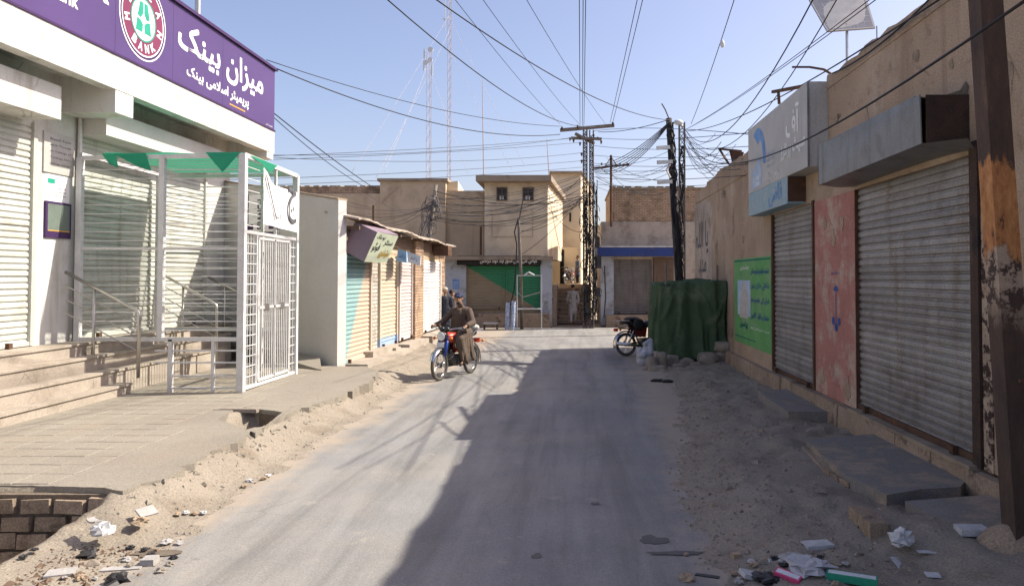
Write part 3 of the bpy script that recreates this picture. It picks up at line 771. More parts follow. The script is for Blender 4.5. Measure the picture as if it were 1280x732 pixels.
# ---- steel security cage round the entrance
CX0, CX1, CY0, CY1 = -7.47, -5.0, 11.37, 13.55
TOP = 3.85
cage = thing('security_cage', 'white steel bar cage with double gate round the bank entrance', 'cage', (-6.2, 12.4, .27))
def pst(x, y, z0, z1, w_=.08, nm='post', par=cage):
    b = MB(); b.box(x - w_ / 2, x + w_ / 2, y - w_ / 2, y + w_ / 2, z0, z1); return b.build(nm, MT['metal_white'], par)
def rl(a, b_, w_=.05, nm='rail', par=cage, mat='metal_white'):
    b = MB(); b.bar(a, b_, w_); return b.build(nm, MT[mat], par)
def rod(a, b_, r=.0065, nm='bar', par=cage):
    b = MB(); b.tube([a, b_], r, 5); return b.build(nm, MT['metal_white'], par)
pst(CX1, CY0, .26, TOP, .10); pst(CX1, CY1, .24, TOP - .03, .09)
pst(CX0, CY0, .94, TOP - .05); pst(CX0, CY1, .94, TOP - .05)
pst(-6.22, CY0, 1.05, TOP - .03); pst(-6.06, CY0, .25, 1.05, .06); pst(-5.42, CY0, .25, 1.05, .045)
pst(-6.0, CY1, 1.1, TOP - .05, .06); pst(-5.6, CY1, .3, TOP - .05, .05)
for y in (CY0, CY1):
    rl((CX0, y, TOP - .06), (CX1, y, TOP - .02), .06); rl((CX0, y, 1.05), (CX1, y, 1.05), .06)
    for k in range(19):
        z = 1.05 + (k + 1) * (TOP - .1 - 1.05) / 20
        xe = CX1
        rod((CX0, y, z), (xe, y, z))
    rl((CX0, y, 2.42), (CX1, y, 2.42), .03)
for z in (.32, .50, .70, .88): rl((-6.1 + (.0 if z < .6 else -.2), CY0, z), (CX1, CY0, z), .025)
for z in (.42, .7): rl((-6.0, CY1, z), (CX1, CY1, z), .025)
rl((CX0, CY0, TOP), (CX0, CY1, TOP - .02)); 
rl((CX1, CY0, TOP - .01), (CX1, CY1, TOP - .04), .07); rl((CX1, CY0, .30), (CX1, CY1, .28), .05); rl((CX1, CY0, 2.68), (CX1, CY1, 2.66), .05)
# side grids and gate leaves in the street-facing side
gy_ = (CY0 + .50, CY1 - .34)
for y in gy_: rl((CX1, y, .3), (CX1, y, 2.68), .045, 'mullion')
for (a, c) in ((CY0, gy_[0]), (gy_[1], CY1)):
    g = MB()
    for k in range(1, 5 if a == CY0 else 3):
        y = a + (c - a) * k / (5 if a == CY0 else 3); g.tube([(CX1, y, .32), (CX1, y, 2.66)], .007, 5)
    g.build('grid_bars', MT['metal_white'], cage)
    for k in range(1, 15):
        z = .3 + k * 2.36 / 15; rod((CX1 + .01, a, z), (CX1 + .01, c, z), .009, 'rung')
gm = (gy_[0] + gy_[1]) / 2
for (a, c) in ((gy_[0] + .03, gm - .008), (gm + .008, gy_[1] - .03)):
    gate = MB(); 
    for (p, q) in (((a, .36), (a, 2.6)), ((c, .36), (c, 2.6)), ((a, .36), (c, .36)), ((a, 2.6), (c, 2.6)), ((a, 1.5), (c, 1.5))):
        gate.bar((CX1 + .02, p[0], p[1]), (CX1 + .02, q[0], q[1]), .04)
    gt_ = gate.build('gate_leaf', MT['metal_white'], cage)
    for k in range(1, 8):
        y = a + (c - a) * k / 8; b = MB(); b.tube([(CX1 + .02, y, .37), (CX1 + .02, y, 2.59)], .009, 5); b.build('gate_bar', MT['metal_white'], gt_)
    b = MB(); b.quad((CX1, a, .38), (CX1, c, .38), (CX1, c, .38), (CX1, a, .38)) if False else b.box(CX1 + .025, CX1 + .045, (a + c) / 2 - .09, (a + c) / 2 + .09, 1.46, 1.56)
    b.build('lock_plate', MT['steel'], gt_)
# rods of the cage over the banner end
for k in range(6): rod((CX1, CY0, 2.78 + k * .18), (CX1, CY0 + .62, 2.78 + k * .18 ), .008)
pst(CX1, CY0 + 1.25, 2.68, TOP - .04, .04)
# roof bars and shade cloth
for k in range(1, 8):
    y = CY0 + k * (CY1 - CY0) / 8; rl((CX0, y, TOP - .02), (CX1, y, TOP - .02), .011, 'roof_bar')
b = MB(); nxs, nys = 26, 22
for j in range(nys + 1):
    for i in range(nxs + 1):
        x = -7.1 + i * (CX1 + .02 + 7.1) / nxs; y = CY0 - .03 + j * (CY1 - CY0 + .04) / nys
        b.v.append(V((x, y, TOP + .02 + .02 * n3(x, y, 2.2, 5) - .012 * abs(math.sin((y - CY0) * 17.3)))))
for j in range(nys):
    for i in range(nxs):
        a = j * (nxs + 1) + i; b.f.append((a, a + 1, a + nxs + 2, a + nxs + 1))
# drooping corners over the front edge
def droop(pts):
    b.add(pts, [tuple(range(len(pts)))])
yf = CY0 - .055
droop([(-5.55, yf, TOP + .02), (-5.02, yf, TOP + .02), (-5.22, yf - .03, TOP - .23), (-5.27, yf - .04, TOP - .29)])
droop([(-6.95, yf, TOP + .0), (-6.45, yf, TOP + .01), (-6.35, yf - .02, TOP - .27), (-6.6, yf - .02, TOP - .18)])
droop([(-7.12, yf, TOP + .0), (-6.9, yf, TOP), (-6.85, yf - .02, TOP - .22), (-7.0, yf, TOP - .16)])
droop([(CX1 + .05, CY0 + .1, TOP + .01), (CX1 + .05, CY0 + 1.2, TOP), (CX1 + .06, CY0 + .9, TOP - .14)])
tag(b.build('shade_cloth', MT['shade_cloth'], smooth=True), 'torn green shade cloth stretched over the top of the white cage', 'shade cloth')
# banner tied to the cage
b = MB(); bn = 10
y0, y1 = 11.98, 13.47
for j in range(bn + 1):
    for i in range(bn + 1):
        t, s_ = i / bn, j / bn
        zt = 3.74 - .30 * sstep(0, .28, t) * .8; z0 = 2.83 - .05 * t
        b.v.append(V((CX1 + .06 + .02 * n3(t * 3, s_ * 3, 1), y0 + (y1 - y0) * t, z0 + (zt - z0) * s_)))
for j in range(bn):
    for i in range(bn):
        a = j * (bn + 1) + i; b.f.append((a, a + 1, a + bn + 2, a + bn + 1))
ban = b.build('banner', MT['white_paint'], smooth=True); tag(ban, 'white cloth banner with grey Urdu calligraphy tied above the cage gate', 'banner')
xb = CX1 + .085
lettering(urd('ج'), (xb, 12.98, 2.92), XD, ZD, .36, .62, MT['cable_grey'], ban, .01)
for k, t in enumerate(('حج درخواستیں', 'وصول کی جاتی', 'ہیں')): lettering(urd(t), (xb, 12.42, 3.3 - k * .17), XD, ZD, .42 - .1 * (k == 2), .1, MT['cable_grey'], ban)
b = MB(); b.bar((xb, 12.03, 3.62), (xb, 12.45, 2.95), .035, .004, up=(1, 0, 0)); b.build('brush_stroke', MT['cable_grey'], ban)
# perpendicular purple-edged board on the shop-row side wall behind the cage
# stair hand rails
def handrail(y, xa, za, xb_, zb, label, low):
    h = thing('hand_rail', label, 'hand rail', (xb_, y, low), 'stainless hand rails on the bank steps')
    b = MB(); b.tube([(xa, y, za), (xb_ - .06, y, zb + .02), (xb_ - .01, y, zb - .02), (xb_, y, zb - .09), (xb_, y, low)], .026, 8); b.build('rail', MT['steel'], h, smooth=True)
    xm = (xa + xb_) / 2 - .12; zm = za + (zb - za) * (xm - xa) / (xb_ - xa) - .01
    b = MB(); b.tube([(xm, y, .5), (xm, y, zm)], .022, 8); b.build('baluster', MT['steel'], h, smooth=True)
    for k in range(1, 4):
        d_ = .2 * k
        b = MB(); b.tube([(xa, y, za - d_), (xb_, y, zb - d_)], .01, 6); b.build('wire_rod', MT['steel'], h)
handrail(11.15, -7.52, 2.06, -6.42, 1.49, 'stainless hand rail nearest the camera, left of the cage', .5)
handrail(13.75, -7.5, 2.03, -6.5, 1.49, 'stainless hand rail inside the cage before the white shutter', .4)
handrail(15.4, -7.5, 2.0, -6.5, 1.5, 'stainless hand rail furthest inside, beside the grey side wall', .3)
h = thing('hand_rail', 'short bent steel rail right of the cage against the grey wall', 'hand rail', (-5.55, 15.7, .27), 'stainless hand rails on the bank steps')
b = MB(); q0 = atY(371, 385, 15.9); q1 = atY(388, 391, 15.8); q2 = atY(392, 399, 15.8); q3 = atY(392, 447, 15.8)
b.tube([atY(330, 372, 16.3), q0, q1, q2, q3], .024, 8); b.build('rail', MT['steel'], h, smooth=True)
b = MB(); b.tube([q2 + V((0, 0, -.2)), atY(398, 408, 15.6)], .012, 6); b.build('wall_tie', MT['steel'], h)
# ================================================================== left row of small shops
A0 = V((-4.63, 14.8, 0)); B0 = V((-4.22, 23.9, 0))
dr_ = (B0 - A0).normalized(); nr = V((dr_.y, -dr_.x, 0))      # outward normal, towards the street
def rp(t, off=0, z=0): return A0 + dr_ * t + nr * off + V((0, 0, z))
RL = (B0 - A0).length
row = thing('shop_row', 'low row of small shops with painted shutters beyond the bank cage', 'building', (-5.5, 18, 0))
def tof(px, off=0):   # distance along the row seen at picture column px
    q = atP(px, 400, A0 + nr * off, nr); return (q - A0).dot(dr_)
def slab_t(name, mat, t0, t1, o0, o1, z0, z1, parent=row, zb=None):
    b = MB(); p = [rp(t0, o0), rp(t1, o0), rp(t1, o1), rp(t0, o1)]
    b.prism([(q.x, q.y) for q in p], z0, z1 if zb is None else [z1, zb, zb, z1]); return b.build(name, mat, parent)
# body behind, side wall facing the camera (skewed), roof
W0 = V((-7.62, 16.38, 0))
b = MB(); b.prism([(A0.x - .02, A0.y + .02), (rp(RL, -.35).x, rp(RL, -.35).y), (-9.2, 24.4), (-9.2, 17.0), (W0.x, W0.y + .06)], 0, 3.02); b.build('core', MT['brickx'], row)
b = MB(); d2 = (A0 - W0).normalized(); n2 = V((d2.y, -d2.x, 0))
pA = A0 + d2 * .01; 
b.hexa([W0 - V((0, 0, .2)), pA - V((0, 0, .2)), pA - n2 * .22 - V((0, 0, .2)), W0 - n2 * .22 - V((0, 0, .2)),
        W0 + V((0, 0, 4.05)), pA + V((0, 0, 3.50)), pA - n2 * .22 + V((0, 0, 3.50)), W0 - n2 * .22 + V((0, 0, 4.05))])
b.build('side_wall', MT['grey_wall'], row)
b = MB(); b.hexa([W0 + n2 * .015 + V((0, 0, 4.05)), pA + n2 * .015 + V((0, 0, 3.5)), pA - n2 * .24 + V((0, 0, 3.5)), W0 - n2 * .24 + V((0, 0, 4.05)),
        W0 + n2 * .015 + V((0, 0, 4.09)), pA + n2 * .015 + V((0, 0, 3.54)), pA - n2 * .24 + V((0, 0, 3.54)), W0 - n2 * .24 + V((0, 0, 4.09))]); b.build('wall_coping', MT['slab'], row)
b = MB(); r0, r1_, r2_, r3_ = W0 + V((.1, -.2, .30)), A0 + V((-.35, .05, .25)), A0 + V((-.05, -.75, .245)), V((-6.1, 15.0, .245))
b.prism([(q.x, q.y) for q in (r0, r1_, r2_, r3_)], .1, [.62, .42, .255, .26]); b.build('ramp', MT['concrete'], row)
b = MB(); w0, w1 = W0 + d2 * .75 + n2 * .04, W0 + d2 * 1.75 + n2 * .04
pb_ = MB(); pb_.hexa([w0 + V((0, 0, 2.88)), w1 + V((0, 0, 2.88)), w1 - n2 * .03 + V((0, 0, 2.88)), w0 - n2 * .03 + V((0, 0, 2.88)), w0 + V((0, 0, 3.72)), w1 + V((0, 0, 3.72)), w1 - n2 * .03 + V((0, 0, 3.72)), w0 - n2 * .03 + V((0, 0, 3.72))])
wb = pb_.build('wall_board', MT['white_paint']); tag(wb, 'white board with dark purple borders on the grey side wall, seen through the cage', 'board')
def wq(u0, u1, v0, v1, nm='border'):
    q = MB(); e = n2 * .004; q.quad(w0 + (w1 - w0) * u0 + e + V((0, 0, 2.88 + .84 * v0)), w0 + (w1 - w0) * u1 + e + V((0, 0, 2.88 + .84 * v0)), w0 + (w1 - w0) * u1 + e + V((0, 0, 2.88 + .84 * v1)), w0 + (w1 - w0) * u0 + e + V((0, 0, 2.88 + .84 * v1))); q.build(nm, MT['purple_dark'], wb)
wq(.01, .10, 0, 1); wq(.90, .99, 0, 1); wq(.10, .25, .12, .27); wq(.72, .90, .12, .27); wq(.10, .9, 0, .07)
lettering('BRANCH', w0 + (w1 - w0) * .60 + n2 * .006 + V((0, 0, 2.98)), (0, 0, 1), -(w1 - w0).normalized(), .62, .22, MT['purple_dark'], wb, .01)
T = {k: tof(v) for k, v in dict(a=422.6, b=428, c=461.5, d=472.5, e=494.5, f=497, g=513.5, h=524, i=525.5, j=549, k=556).items()}
def pier(t0, t1, mat='bricky', z1=3.0, off=0): slab_t('pier', MT[mat], t0, t1, -.3, off, .0, z1)
slab_t('pier', MT['bricky'], .03, T['b'], -.06, 0, 0, 3.3); pier(T['c'], T['d']); pier(T['g'], T['h'], 'brickx', off=.12); pier(T['j'], T['k'] , 'brickx')
slab_t('lintel', MT['beige_dark'], T['b'], T['k'], -.3, -.02, 2.45, 3.0)
slab_t('party_post', MT['brickx'], T['e'], T['f'], -.2, .02, .1, 2.5)
def plane_mask(t_bot, z_bot, t_top, z_top):
    # paint boundary line in the shutter's own plane: s*(t) + c*z + d > 0
    a = (z_top - z_bot); b_ = -(t_top - t_bot)
    # value = a*(t - t_bot) + b_*(z - z_bot)
    return (a * dr_.x, a * dr_.y, b_, -a * (A0.dot(dr_)) - a * t_bot - b_ * z_bot)
tb, tc = T['b'], T['c']
MT['sh_teal'] = M('shutter_teal_peach_paint', (.22, .38, .385), (.28, .42, .42), 2, .6, .1, 30, mask=plane_mask(tb + (tc - tb) * .12, .3, tb + (tc - tb) * .95, 2.6), col_mask=(.52, .42, .33), streak=(.45, .36, .28), kscale=6, kth=(.6, .8))
MT['sh_cream'] = M('shutter_cream_paint', (.58, .50, .38), (.50, .42, .32), 2, .6, .1, 30, streak=(.4, .33, .25), kscale=6, kth=(.6, .8), mask=(0, 0, -1, .55), col_mask=(.3, .4, .55))
MT['sh_pink'] = M('shutter_pale_pink_paint', (.62, .55, .52), (.55, .47, .44), 2, .6, .1, 30, streak=(.42, .33, .3), kscale=6, kth=(.55, .8))
MT['sh_white'] = M('shutter_whitewash', (.68, .66, .63), (.60, .58, .55), 2, .6, .1, 30, stain=(.45, .5, .58), sscale=1.2, sth=(.56, .7), streak=(.45, .42, .38), kscale=6, kth=(.6, .8))
for (t0, t1, z0, z1, m_) in ((T['b'], T['c'], .24, 2.45, 'sh_teal'), (T['d'], T['e'], .34, 2.45, 'sh_cream'), (T['f'], T['g'], .36, 2.45, 'sh_pink'), (T['i'], T['j'], .38, 2.45, 'sh_white')):
    p, q = rp(t0 + .05, .0), rp(t1 - .05, .0)
    shutter(row, None, (p.x, p.y), (q.x, q.y), z0, z1, .09, (nr.x, nr.y), MT[m_], single=True)
# corrugated roof edge overhanging, sagging
b = MB(); n = 40
for k in range(n + 1):
    t = .12 + (RL + .55) * k / n; z = 3.16 - .20 * k / n + .03 * math.sin(k * .5) + (.008 if k % 2 else -.008)
    for off, dz in ((-.32, .14), (.38, 0)): b.v.append(rp(t, off, z + dz))
for k in range(n): b.f.append((2 * k, 2 * k + 1, 2 * k + 3, 2 * k + 2))
nn = len(b.v)
b.v += [v + V((0, 0, -.035)) for v in b.v[:nn]]; b.f += [tuple(i + nn for i in f)[::-1] for f in b.f[:n]]
for k in range(n): b.f.append((2 * k + 1, 2 * k + 3, nn + 2 * k + 3, nn + 2 * k + 1))
b.f.append((0, 1, nn + 1, nn)); b.build('tin_roof', MT['oldplaster'], row)
for k in range(9):
    t = .35 + k * 1.02; b = MB(); b.bar(rp(t, -.0, 2.98), rp(t, .32, 2.97), .07); b.build('rafter', MT['wood'], row)
slab_t('roof_board', MT['wood'], T['b'], T['k'] + .2, .0, .05, 2.72, 2.98)
# tilted box sign
Ys = 15.3
cr = [atY(425.6, 311, Ys), atY(455, 327, Ys), atY(471.5, 290, Ys), atY(444, 277, Ys)]
bk_ = [c + dr_ * 1.55 + V((0, 0, .03)) for c in cr]
ms = thing('box_sign', 'tilted mauve box sign with pale green lettered face over the first small shop', 'sign', tuple(sum(cr, V()) / 4))
b = MB(); b.hexa([cr[0], cr[1], bk_[1], bk_[0], cr[3], cr[2], bk_[2], bk_[3]]); b.build('sign_box', MT['mauve'], ms)
u = dr_; vv = (cr[2] - cr[1]).normalized(); fn = u.cross(vv); fn = fn if fn.dot(V((1, 0, 0))) > 0 else -fn
Hs = (cr[2] - cr[1]).length; o0 = cr[1] + fn * .004
b = MB(); b.quad(o0, o0 + u * 1.55, o0 + u * 1.55 + vv * Hs, o0 + vv * Hs); fc = b.build('sign_face', MT['palegreen'], ms)
lettering(urd('فوٹو'), o0 + fn * .003 + u * .12 + vv * .22, u, vv, .45, .22, MT['cable'], fc, .01)
lettering(urd('سٹیشنری'), o0 + fn * .003 + u * .7 + vv * .1, u, vv, .7, .2, MT['gold'], fc, .02)
lettering(urd('سنٹر'), o0 + fn * .003 + u * .75 + vv * .38, u, vv, .6, .14, MT['cable'], fc, .01)
lettering(urd('نیو ملک'), o0 + fn * .003 + u * .15 + vv * .5, u, vv, .55, .12, MT['cable'], fc, .005)
# two small boards beyond it
for (pts, Y_, m_, lb, nm) in (([(495, 326), (508, 328), (508, 314), (498, 311)], 18.1, 'sky_blue', 'small sky blue board with blue script between the tilted box sign and the white board', 'shop_board'),
                          ([(510, 327), (525, 332), (526, 320), (509, 314)], 18.9, 'white_board', 'small white board with blue script, last on the shop row', 'shop_board')):
    pp = [atY(x, y, Y_) for x, y in pts]
    b = MB(); dd = V((-.1, .55, 0)); b.hexa([pp[0], pp[1], pp[1] + dd, pp[0] + dd, pp[3], pp[2], pp[2] + dd, pp[3] + dd])
    s_ = b.build(nm, MT[m_]); tag(s_, lb, 'sign')
    xd = (pp[1] - pp[0]).normalized(); yd = (pp[3] - pp[0]).normalized(); L_ = (pp[1] - pp[0]).length
    lettering(urd('زاہد'), pp[0] + V((0, -.006, 0)) + xd * L_ * .2 + yd * .07, xd, (0, 0, 1), L_ * .6, .12, MT['blue_text'], s_)
b = MB(); b.hexa([atY(540, 351, 21.5 + i * 0) for i in range(1)] * 0 or [V(p) for p in [(-4.2, 22.6, 2.62), (-3.75, 22.6, 2.62), (-3.75, 23.3, 2.62), (-4.2, 23.3, 2.62), (-4.2, 22.6, 2.92), (-3.75, 22.6, 2.92), (-3.75, 23.3, 2.92), (-4.2, 23.3, 2.92)]]); tag(b.build('meter_box', MT['rust']), 'dark rusty box under the roof end of the shop row', 'box')
# plinth blocks and steps in front of the row
st_ = thing('shop_steps', 'whitewashed concrete doorstep blocks in front of the small shops', 'steps', (-4.2, 17, 0))
def blk(name, t0, t1, o1, z1, par=st_, mat='stepmat'):
    b = MB(); p = [rp(t0, -.2), rp(t1, -.2), rp(t1, o1), rp(t0, o1)]; 
    b.prism([(q.x, q.y) for q in p], -.05, z1); return b.build(name, MT[mat], par)
blk('doorstep', .35, 3.9, .50, .235); blk('doorstep', 1.6, 3.6, .22, .36); blk('doorstep', 3.95, 6.0, .40, .30); blk('doorstep', 6.2, 9.2, .45, .33)
blk('doorstep', 3.1, 3.5, .30, .30)
# ================================================================== far buildings
def building(name, label, loc): return thing(name, label, 'building', loc)
FY = 30.0
def fx(px, Y=FY): return atY(px, 345, Y).x
def fz(py, Y=FY): return atY(700, py, Y).z
def pbox(name, mat, par, px0, px1, py0, py1, Y0, Y1, **k):   # a box whose front face at depth Y0 covers the picture span
    return bx(name, mat, fx(px0, Y0), fx(px1, Y0), Y0, Y1, fz(py1, Y0), fz(py0, Y0), parent=par, **k)
# shop with the green and tan shutter
s1 = building('corner_shop', 'single storey shop with tan and green shutter below the beige house', (-3, 30, 0))
bx('wall', MT['white_blue'], fx(553), fx(582.5), FY, FY + .3, 0, fz(322), parent=s1)
bx('wall', MT['white_blue'], fx(675.5), fx(690), FY, FY + .3, 0, fz(322), parent=s1)
bx('wall', MT['beige_dark'], fx(582.5), fx(675.5), FY + .25, FY + .5, 0, fz(322), parent=s1)
bx('plinth', MT['plinth'], fx(560), fx(688), FY - .55, FY + .3, -.05, fz(392, FY - .55), parent=s1)
bx('roof_slab', MT['slab'], fx(548), fx(692), FY - .5, FY + 1.2, fz(325), fz(320.5), parent=s1)
sg = pbox('shop_sign', MT['black_paint'], None, 571, 676, 319.5, 331, FY - .30, FY - .02); tag(sg, 'long black shop sign with white Urdu lettering above the green shutter', 'sign')
lettering(urd('عباس علی جنرل سٹور اینڈ کولڈ ڈرنکس'), (fx(600, FY - .3), FY - .306, fz(329.5, FY - .3)), (1, 0, 0), (0, 0, 1), 2.25, .24, MT['white_paint'], sg, .01)
zs0, zs1 = fz(386), fz(332)
xa_, xb2 = fx(583), fx(675)
# green falls above the diagonal from top left to lower right
x1_, z1_ = fx(583), fz(333); x2_, z2_ = fx(672), fz(386)
MT['sh_green'] = M('shutter_tan_green_paint', (.34, .27, .175), (.29, .23, .15), 2, .7, .1, 20, mask=(-(z2_ - z1_), 0, (x2_ - x1_), (z2_ - z1_) * x1_ - (x2_ - x1_) * z1_), col_mask=(.05, .245, .12), streak=(.2, .17, .12), kscale=5, kth=(.62, .8))
for (a, c) in ((583.5, 629.4), (633.0, 674.5)):
    shutter(s1, None, (fx(a), FY + .14), (fx(c), FY + .14), zs0, zs1, .1, (0, -1), MT['sh_green'], single=False)
b = MB(); b.box(fx(566), fx(574), FY - .02, FY - .001, fz(361), fz(349)); o = b.build('wall_poster', MT['sign_blue']); tag(o, 'small blue poster on the whitewashed pier left of the green shutter', 'poster')
for k in range(3): lettering('HELPLINE', (fx(567), FY - .024, fz(353 + k * 3)), (1, 0, 0), (0, 0, 1), .2, .04, MT['white_paint'], o, name='print_line')
# two storey beige house
h1 = building('beige_house', 'beige two storey house with two small windows and jutting roof slab', (-2.5, 32, 0))
P = [(fx(603), FY + .6), (fx(684), FY + .6), (fx(703, 37.5), 37.5), (fx(603), 37.5)]
b = MB(); b.prism(P, fz(322), fz(226)); hw = b.build('wall', MT['beige'], h1)
Pr = [(fx(594), FY + .05), (fx(689), FY + .05), (fx(707, 37.5), 37.8), (fx(594), 37.8)]
b = MB(); b.prism(Pr, fz(226), fz(218.5)); b.build('roof_slab', MT['slab'], h1)
for (a, c) in ((620.5, 634), (653, 667)):
    wz0, wz1 = fz(251, FY + .6), fz(234.5, FY + .6); wx0, wx1 = fx(a, FY + .6), fx(c, FY + .6)
    b = MB(); b.box(wx0, wx1, FY + .585, FY + .62, wz0, wz1); wd_ = b.build('window', MT['window_dark'], h1)
    for (e0, e1, f0, f1) in ((wx0, wx0 + .04, wz0, wz1), (wx1 - .04, wx1, wz0, wz1), (wx0, wx1, wz0, wz0 + .04), (wx0, wx1, wz1 - .04, wz1), ((wx0 + wx1) / 2 - .02, (wx0 + wx1) / 2 + .02, wz0, wz1)):
        b = MB(); b.box(e0, e1, FY + .555, FY + .584, f0, f1); b.build('frame', MT['wood'], wd_)
    b = MB(); b.box(wx0 + .12, wx1 - .15, FY + .575, FY + .583, wz0 + .05, wz0 + .2); b.build('pane', MT['grey_wall'], wd_)
b = MB()
zA, zB = fz(295), fz(262)
for (p0_, p1_) in (((fx(613), zB), (fx(613), zA)), ((fx(613), zA), (fx(665), zA)), ((fx(665), zA), (fx(665), zB)), ((fx(613), zB), (fx(665), zB))):
    b.bar((p0_[0], FY + .59, p0_[1]), (p1_[0], FY + .59, p1_[1]), .025)
b.build('blocked_window_line', MT['beige_dark'], h1)
b = MB(); b.tube([(fx(601, FY + .5), FY + .5, fz(318)), (fx(601, FY + .5), FY + .5, fz(282))], .05, 7); tag(b.build('drain_pipe', MT['rust']), 'dark drain pipe at the left corner of the beige house', 'pipe')
# long brown house left of it
L1 = building('long_brown_house', 'long brown plastered house with brick parapet behind the shop row', (-8, 34, 0))
LY = 32.5
bx('wall', MT['beige_dark'], fx(300, LY), fx(475, LY), LY, LY + 6, 0, fz(242, LY), parent=L1)
bx('brick_parapet', MT['brickx'], fx(300, LY), fx(479, LY), LY + .04, LY + .3, fz(242, LY), fz(233, LY), parent=L1)
bx('wall', MT['beige_dark'], fx(475, LY), fx(557, LY), LY - .1, LY + 6, 0, fz(227, LY), parent=L1)
bx('roof_slab', MT['slab'], fx(472, LY), fx(560, LY), LY - .2, LY + 5, fz(227, LY), fz(223.5, LY), parent=L1)
bx('wall', MT['beige_dark'], fx(557, LY), fx(604, LY), LY + .1, LY + 6, 0, fz(238, LY), parent=L1)
b = MB(); q = [(fx(557, LY), LY + .3), (fx(572, LY + .3), LY + .3), (fx(582, LY + 3), LY + 3), (fx(557, LY), LY + 3)]; b.prism(q, fz(238, LY), [fz(227, LY), fz(225, LY), fz(233, LY), fz(227, LY)]); b.build('stair_head', MT['beige'], L1)
b = MB(); x = fx(302, LY); 
cb = None; k = 0; rnd = random.Random(12)
while x < fx(474, LY) and k < 60:
    if cb is None:
        b = MB(); b.box(-.13, .13, -.08, .08, 0, .05); cb = b.build('brick', MT['brick'], L1, origin=(0, 0, 0)); q = cb
    else: q = link_copy(cb, L1)
    q.location = V((x, LY + .17, fz(233, LY) + .002)) - WL[L1.name]; q.rotation_euler = (0, 0, rnd.uniform(-.3, .3)); x += rnd.uniform(.25, .42); k += 1
# shed roof between shop row and the corner shop
b = MB(); b.tube([(fx(453), 31.6, 3.0), (fx(453), 31.6, fz(252))], .05, 7); tag(b.build('wall_pipe', MT['rust']), 'short dark pipe standing against the long brown house', 'pipe')
# tall pale house at the alley
h3 = building('tall_alley_house', 'tall narrow pale house behind the lattice pole at the alley', (0, 40, 0))
b = MB(); Y3 = 39.0
P3 = [(fx(688, Y3), Y3), (fx(726, Y3), Y3), (fx(741, 46), 46), (fx(688, 46), 46)]
b.prism(P3, 0, fz(217, Y3)); b.build('wall', MT['beige'], h3)
Q3 = [(fx(686, Y3), Y3 - .25), (fx(728, Y3), Y3 - .25), (fx(743, 46), 46.2), (fx(686, 46), 46.2)]
b = MB(); b.prism(Q3, fz(217, Y3), fz(214.5, Y3)); b.build('roof_slab', MT['slab'], h3)
b = MB(); b.box(fx(711.5, Y3), fx(714, Y3), Y3 - .02, Y3 + .1, fz(277, Y3), fz(266, Y3)); b.build('slit_window', MT['window_dark'], h3)
# alley: stairs, low shed
al = thing('alley_stairs', 'worn stone stairs climbing the narrow alley left of the lattice pole', 'stairs', (-.1, 32, 0))
nstp = 9
for k in range(nstp):
    Y_ = 31.7 + k * .42; b = MB(); b.box(-.85, .75, Y_, Y_ + .45, 0, .14 + k * .165); b.build('stair', MT['plinth'], al, jitter=.012)
bx('retaining_wall', MT['beige_dark'], -.95, .8, 35.6, 36.6, 0, 1.62, parent=al)
bx('alley_side_wall', MT['plinth'], fx(689, 31.2), fx(696, 31.2), 30.35, 35.6, -.05, 1.6, parent=al)
sh_ = building('alley_shed', 'low beige shed wall sunlit at the head of the alley', (-.1, 37.5, 1.6))
bx('wall', MT['beige'], fx(701, 37), fx(722, 37), 37.0, 38.6, 1.5, fz(309, 37), parent=sh_)
bx('doorway', MT['dark'], fx(700, 37), fx(705, 37), 36.96, 37.3, 1.5, fz(312, 37), parent=sh_)
# right far shop with blue band
s2 = building('blue_band_shop', 'old plastered shop with blue awning band at the far end of the street', (2.8, 31, 0))
RY = 30.6
xl, xr_ = fx(751, RY), 6.5
xsh0, xsh1 = fx(767, RY), fx(815, RY)
bx('wall', MT['white_blue'], xl, xsh0, RY, RY + .4, 0, fz(308, RY), parent=s2); bx('wall', MT['oldplaster'], xsh1, xr_, RY, RY + .4, 0, fz(308, RY), parent=s2)
bx('wall', MT['oldplaster'], xsh0, xsh1, RY + .002, RY + .4, fz(324, RY), fz(308, RY), parent=s2)
bx('wall', MT['oldplaster'], xl, xr_, RY + .4, RY + 5, 0, fz(308, RY), parent=s2)
bx('upper_wall', MT['oldplaster'], fx(751.5, RY), xr_, RY + .02, RY + 5, fz(308, RY), fz(277, RY), parent=s2)
bx('brick_storey', MT['brickx'], fx(764, RY), xr_, RY + .06, RY + 5, fz(277, RY), fz(236, RY), parent=s2)
bx('roof_edge', MT['slab'], fx(762.5, RY), xr_, RY + .0, RY + 5.1, fz(236, RY), fz(234, RY), parent=s2)
bx('awning_band', MT['blue_band'], fx(747, RY - .5), fx(844, RY - .5), RY - .5, RY, fz(320, RY - .5), fz(309, RY - .5), parent=s2)
bx('awning_top', MT['white_wall'], fx(746.6, RY - .5), fx(844.3, RY - .5), RY - .52, RY, fz(309, RY - .5), fz(307.4, RY - .5), parent=s2)
shutter(s2, None, (xsh0 + .05, RY + .12), (xsh1 - .05, RY + .12), fz(392, RY), fz(324, RY), .1, (0, -1), MT['shutter_dark'], single=False)
bx('threshold', MT['plinth'], fx(757, RY), fx(845, RY), RY - .7, RY, -.05, fz(394, RY - .7), parent=s2)
bx('door_post', MT['rust'], fx(816, RY), fx(818, RY), RY - .04, RY, fz(392, RY), fz(322, RY), parent=s2)
bx('timber_door', MT['wood'], fx(819, RY), fx(842, RY), RY - .03, RY - .002, fz(394, RY), fz(322, RY), parent=s2)
rnd = random.Random(4); cb = None; x = fx(766, RY)
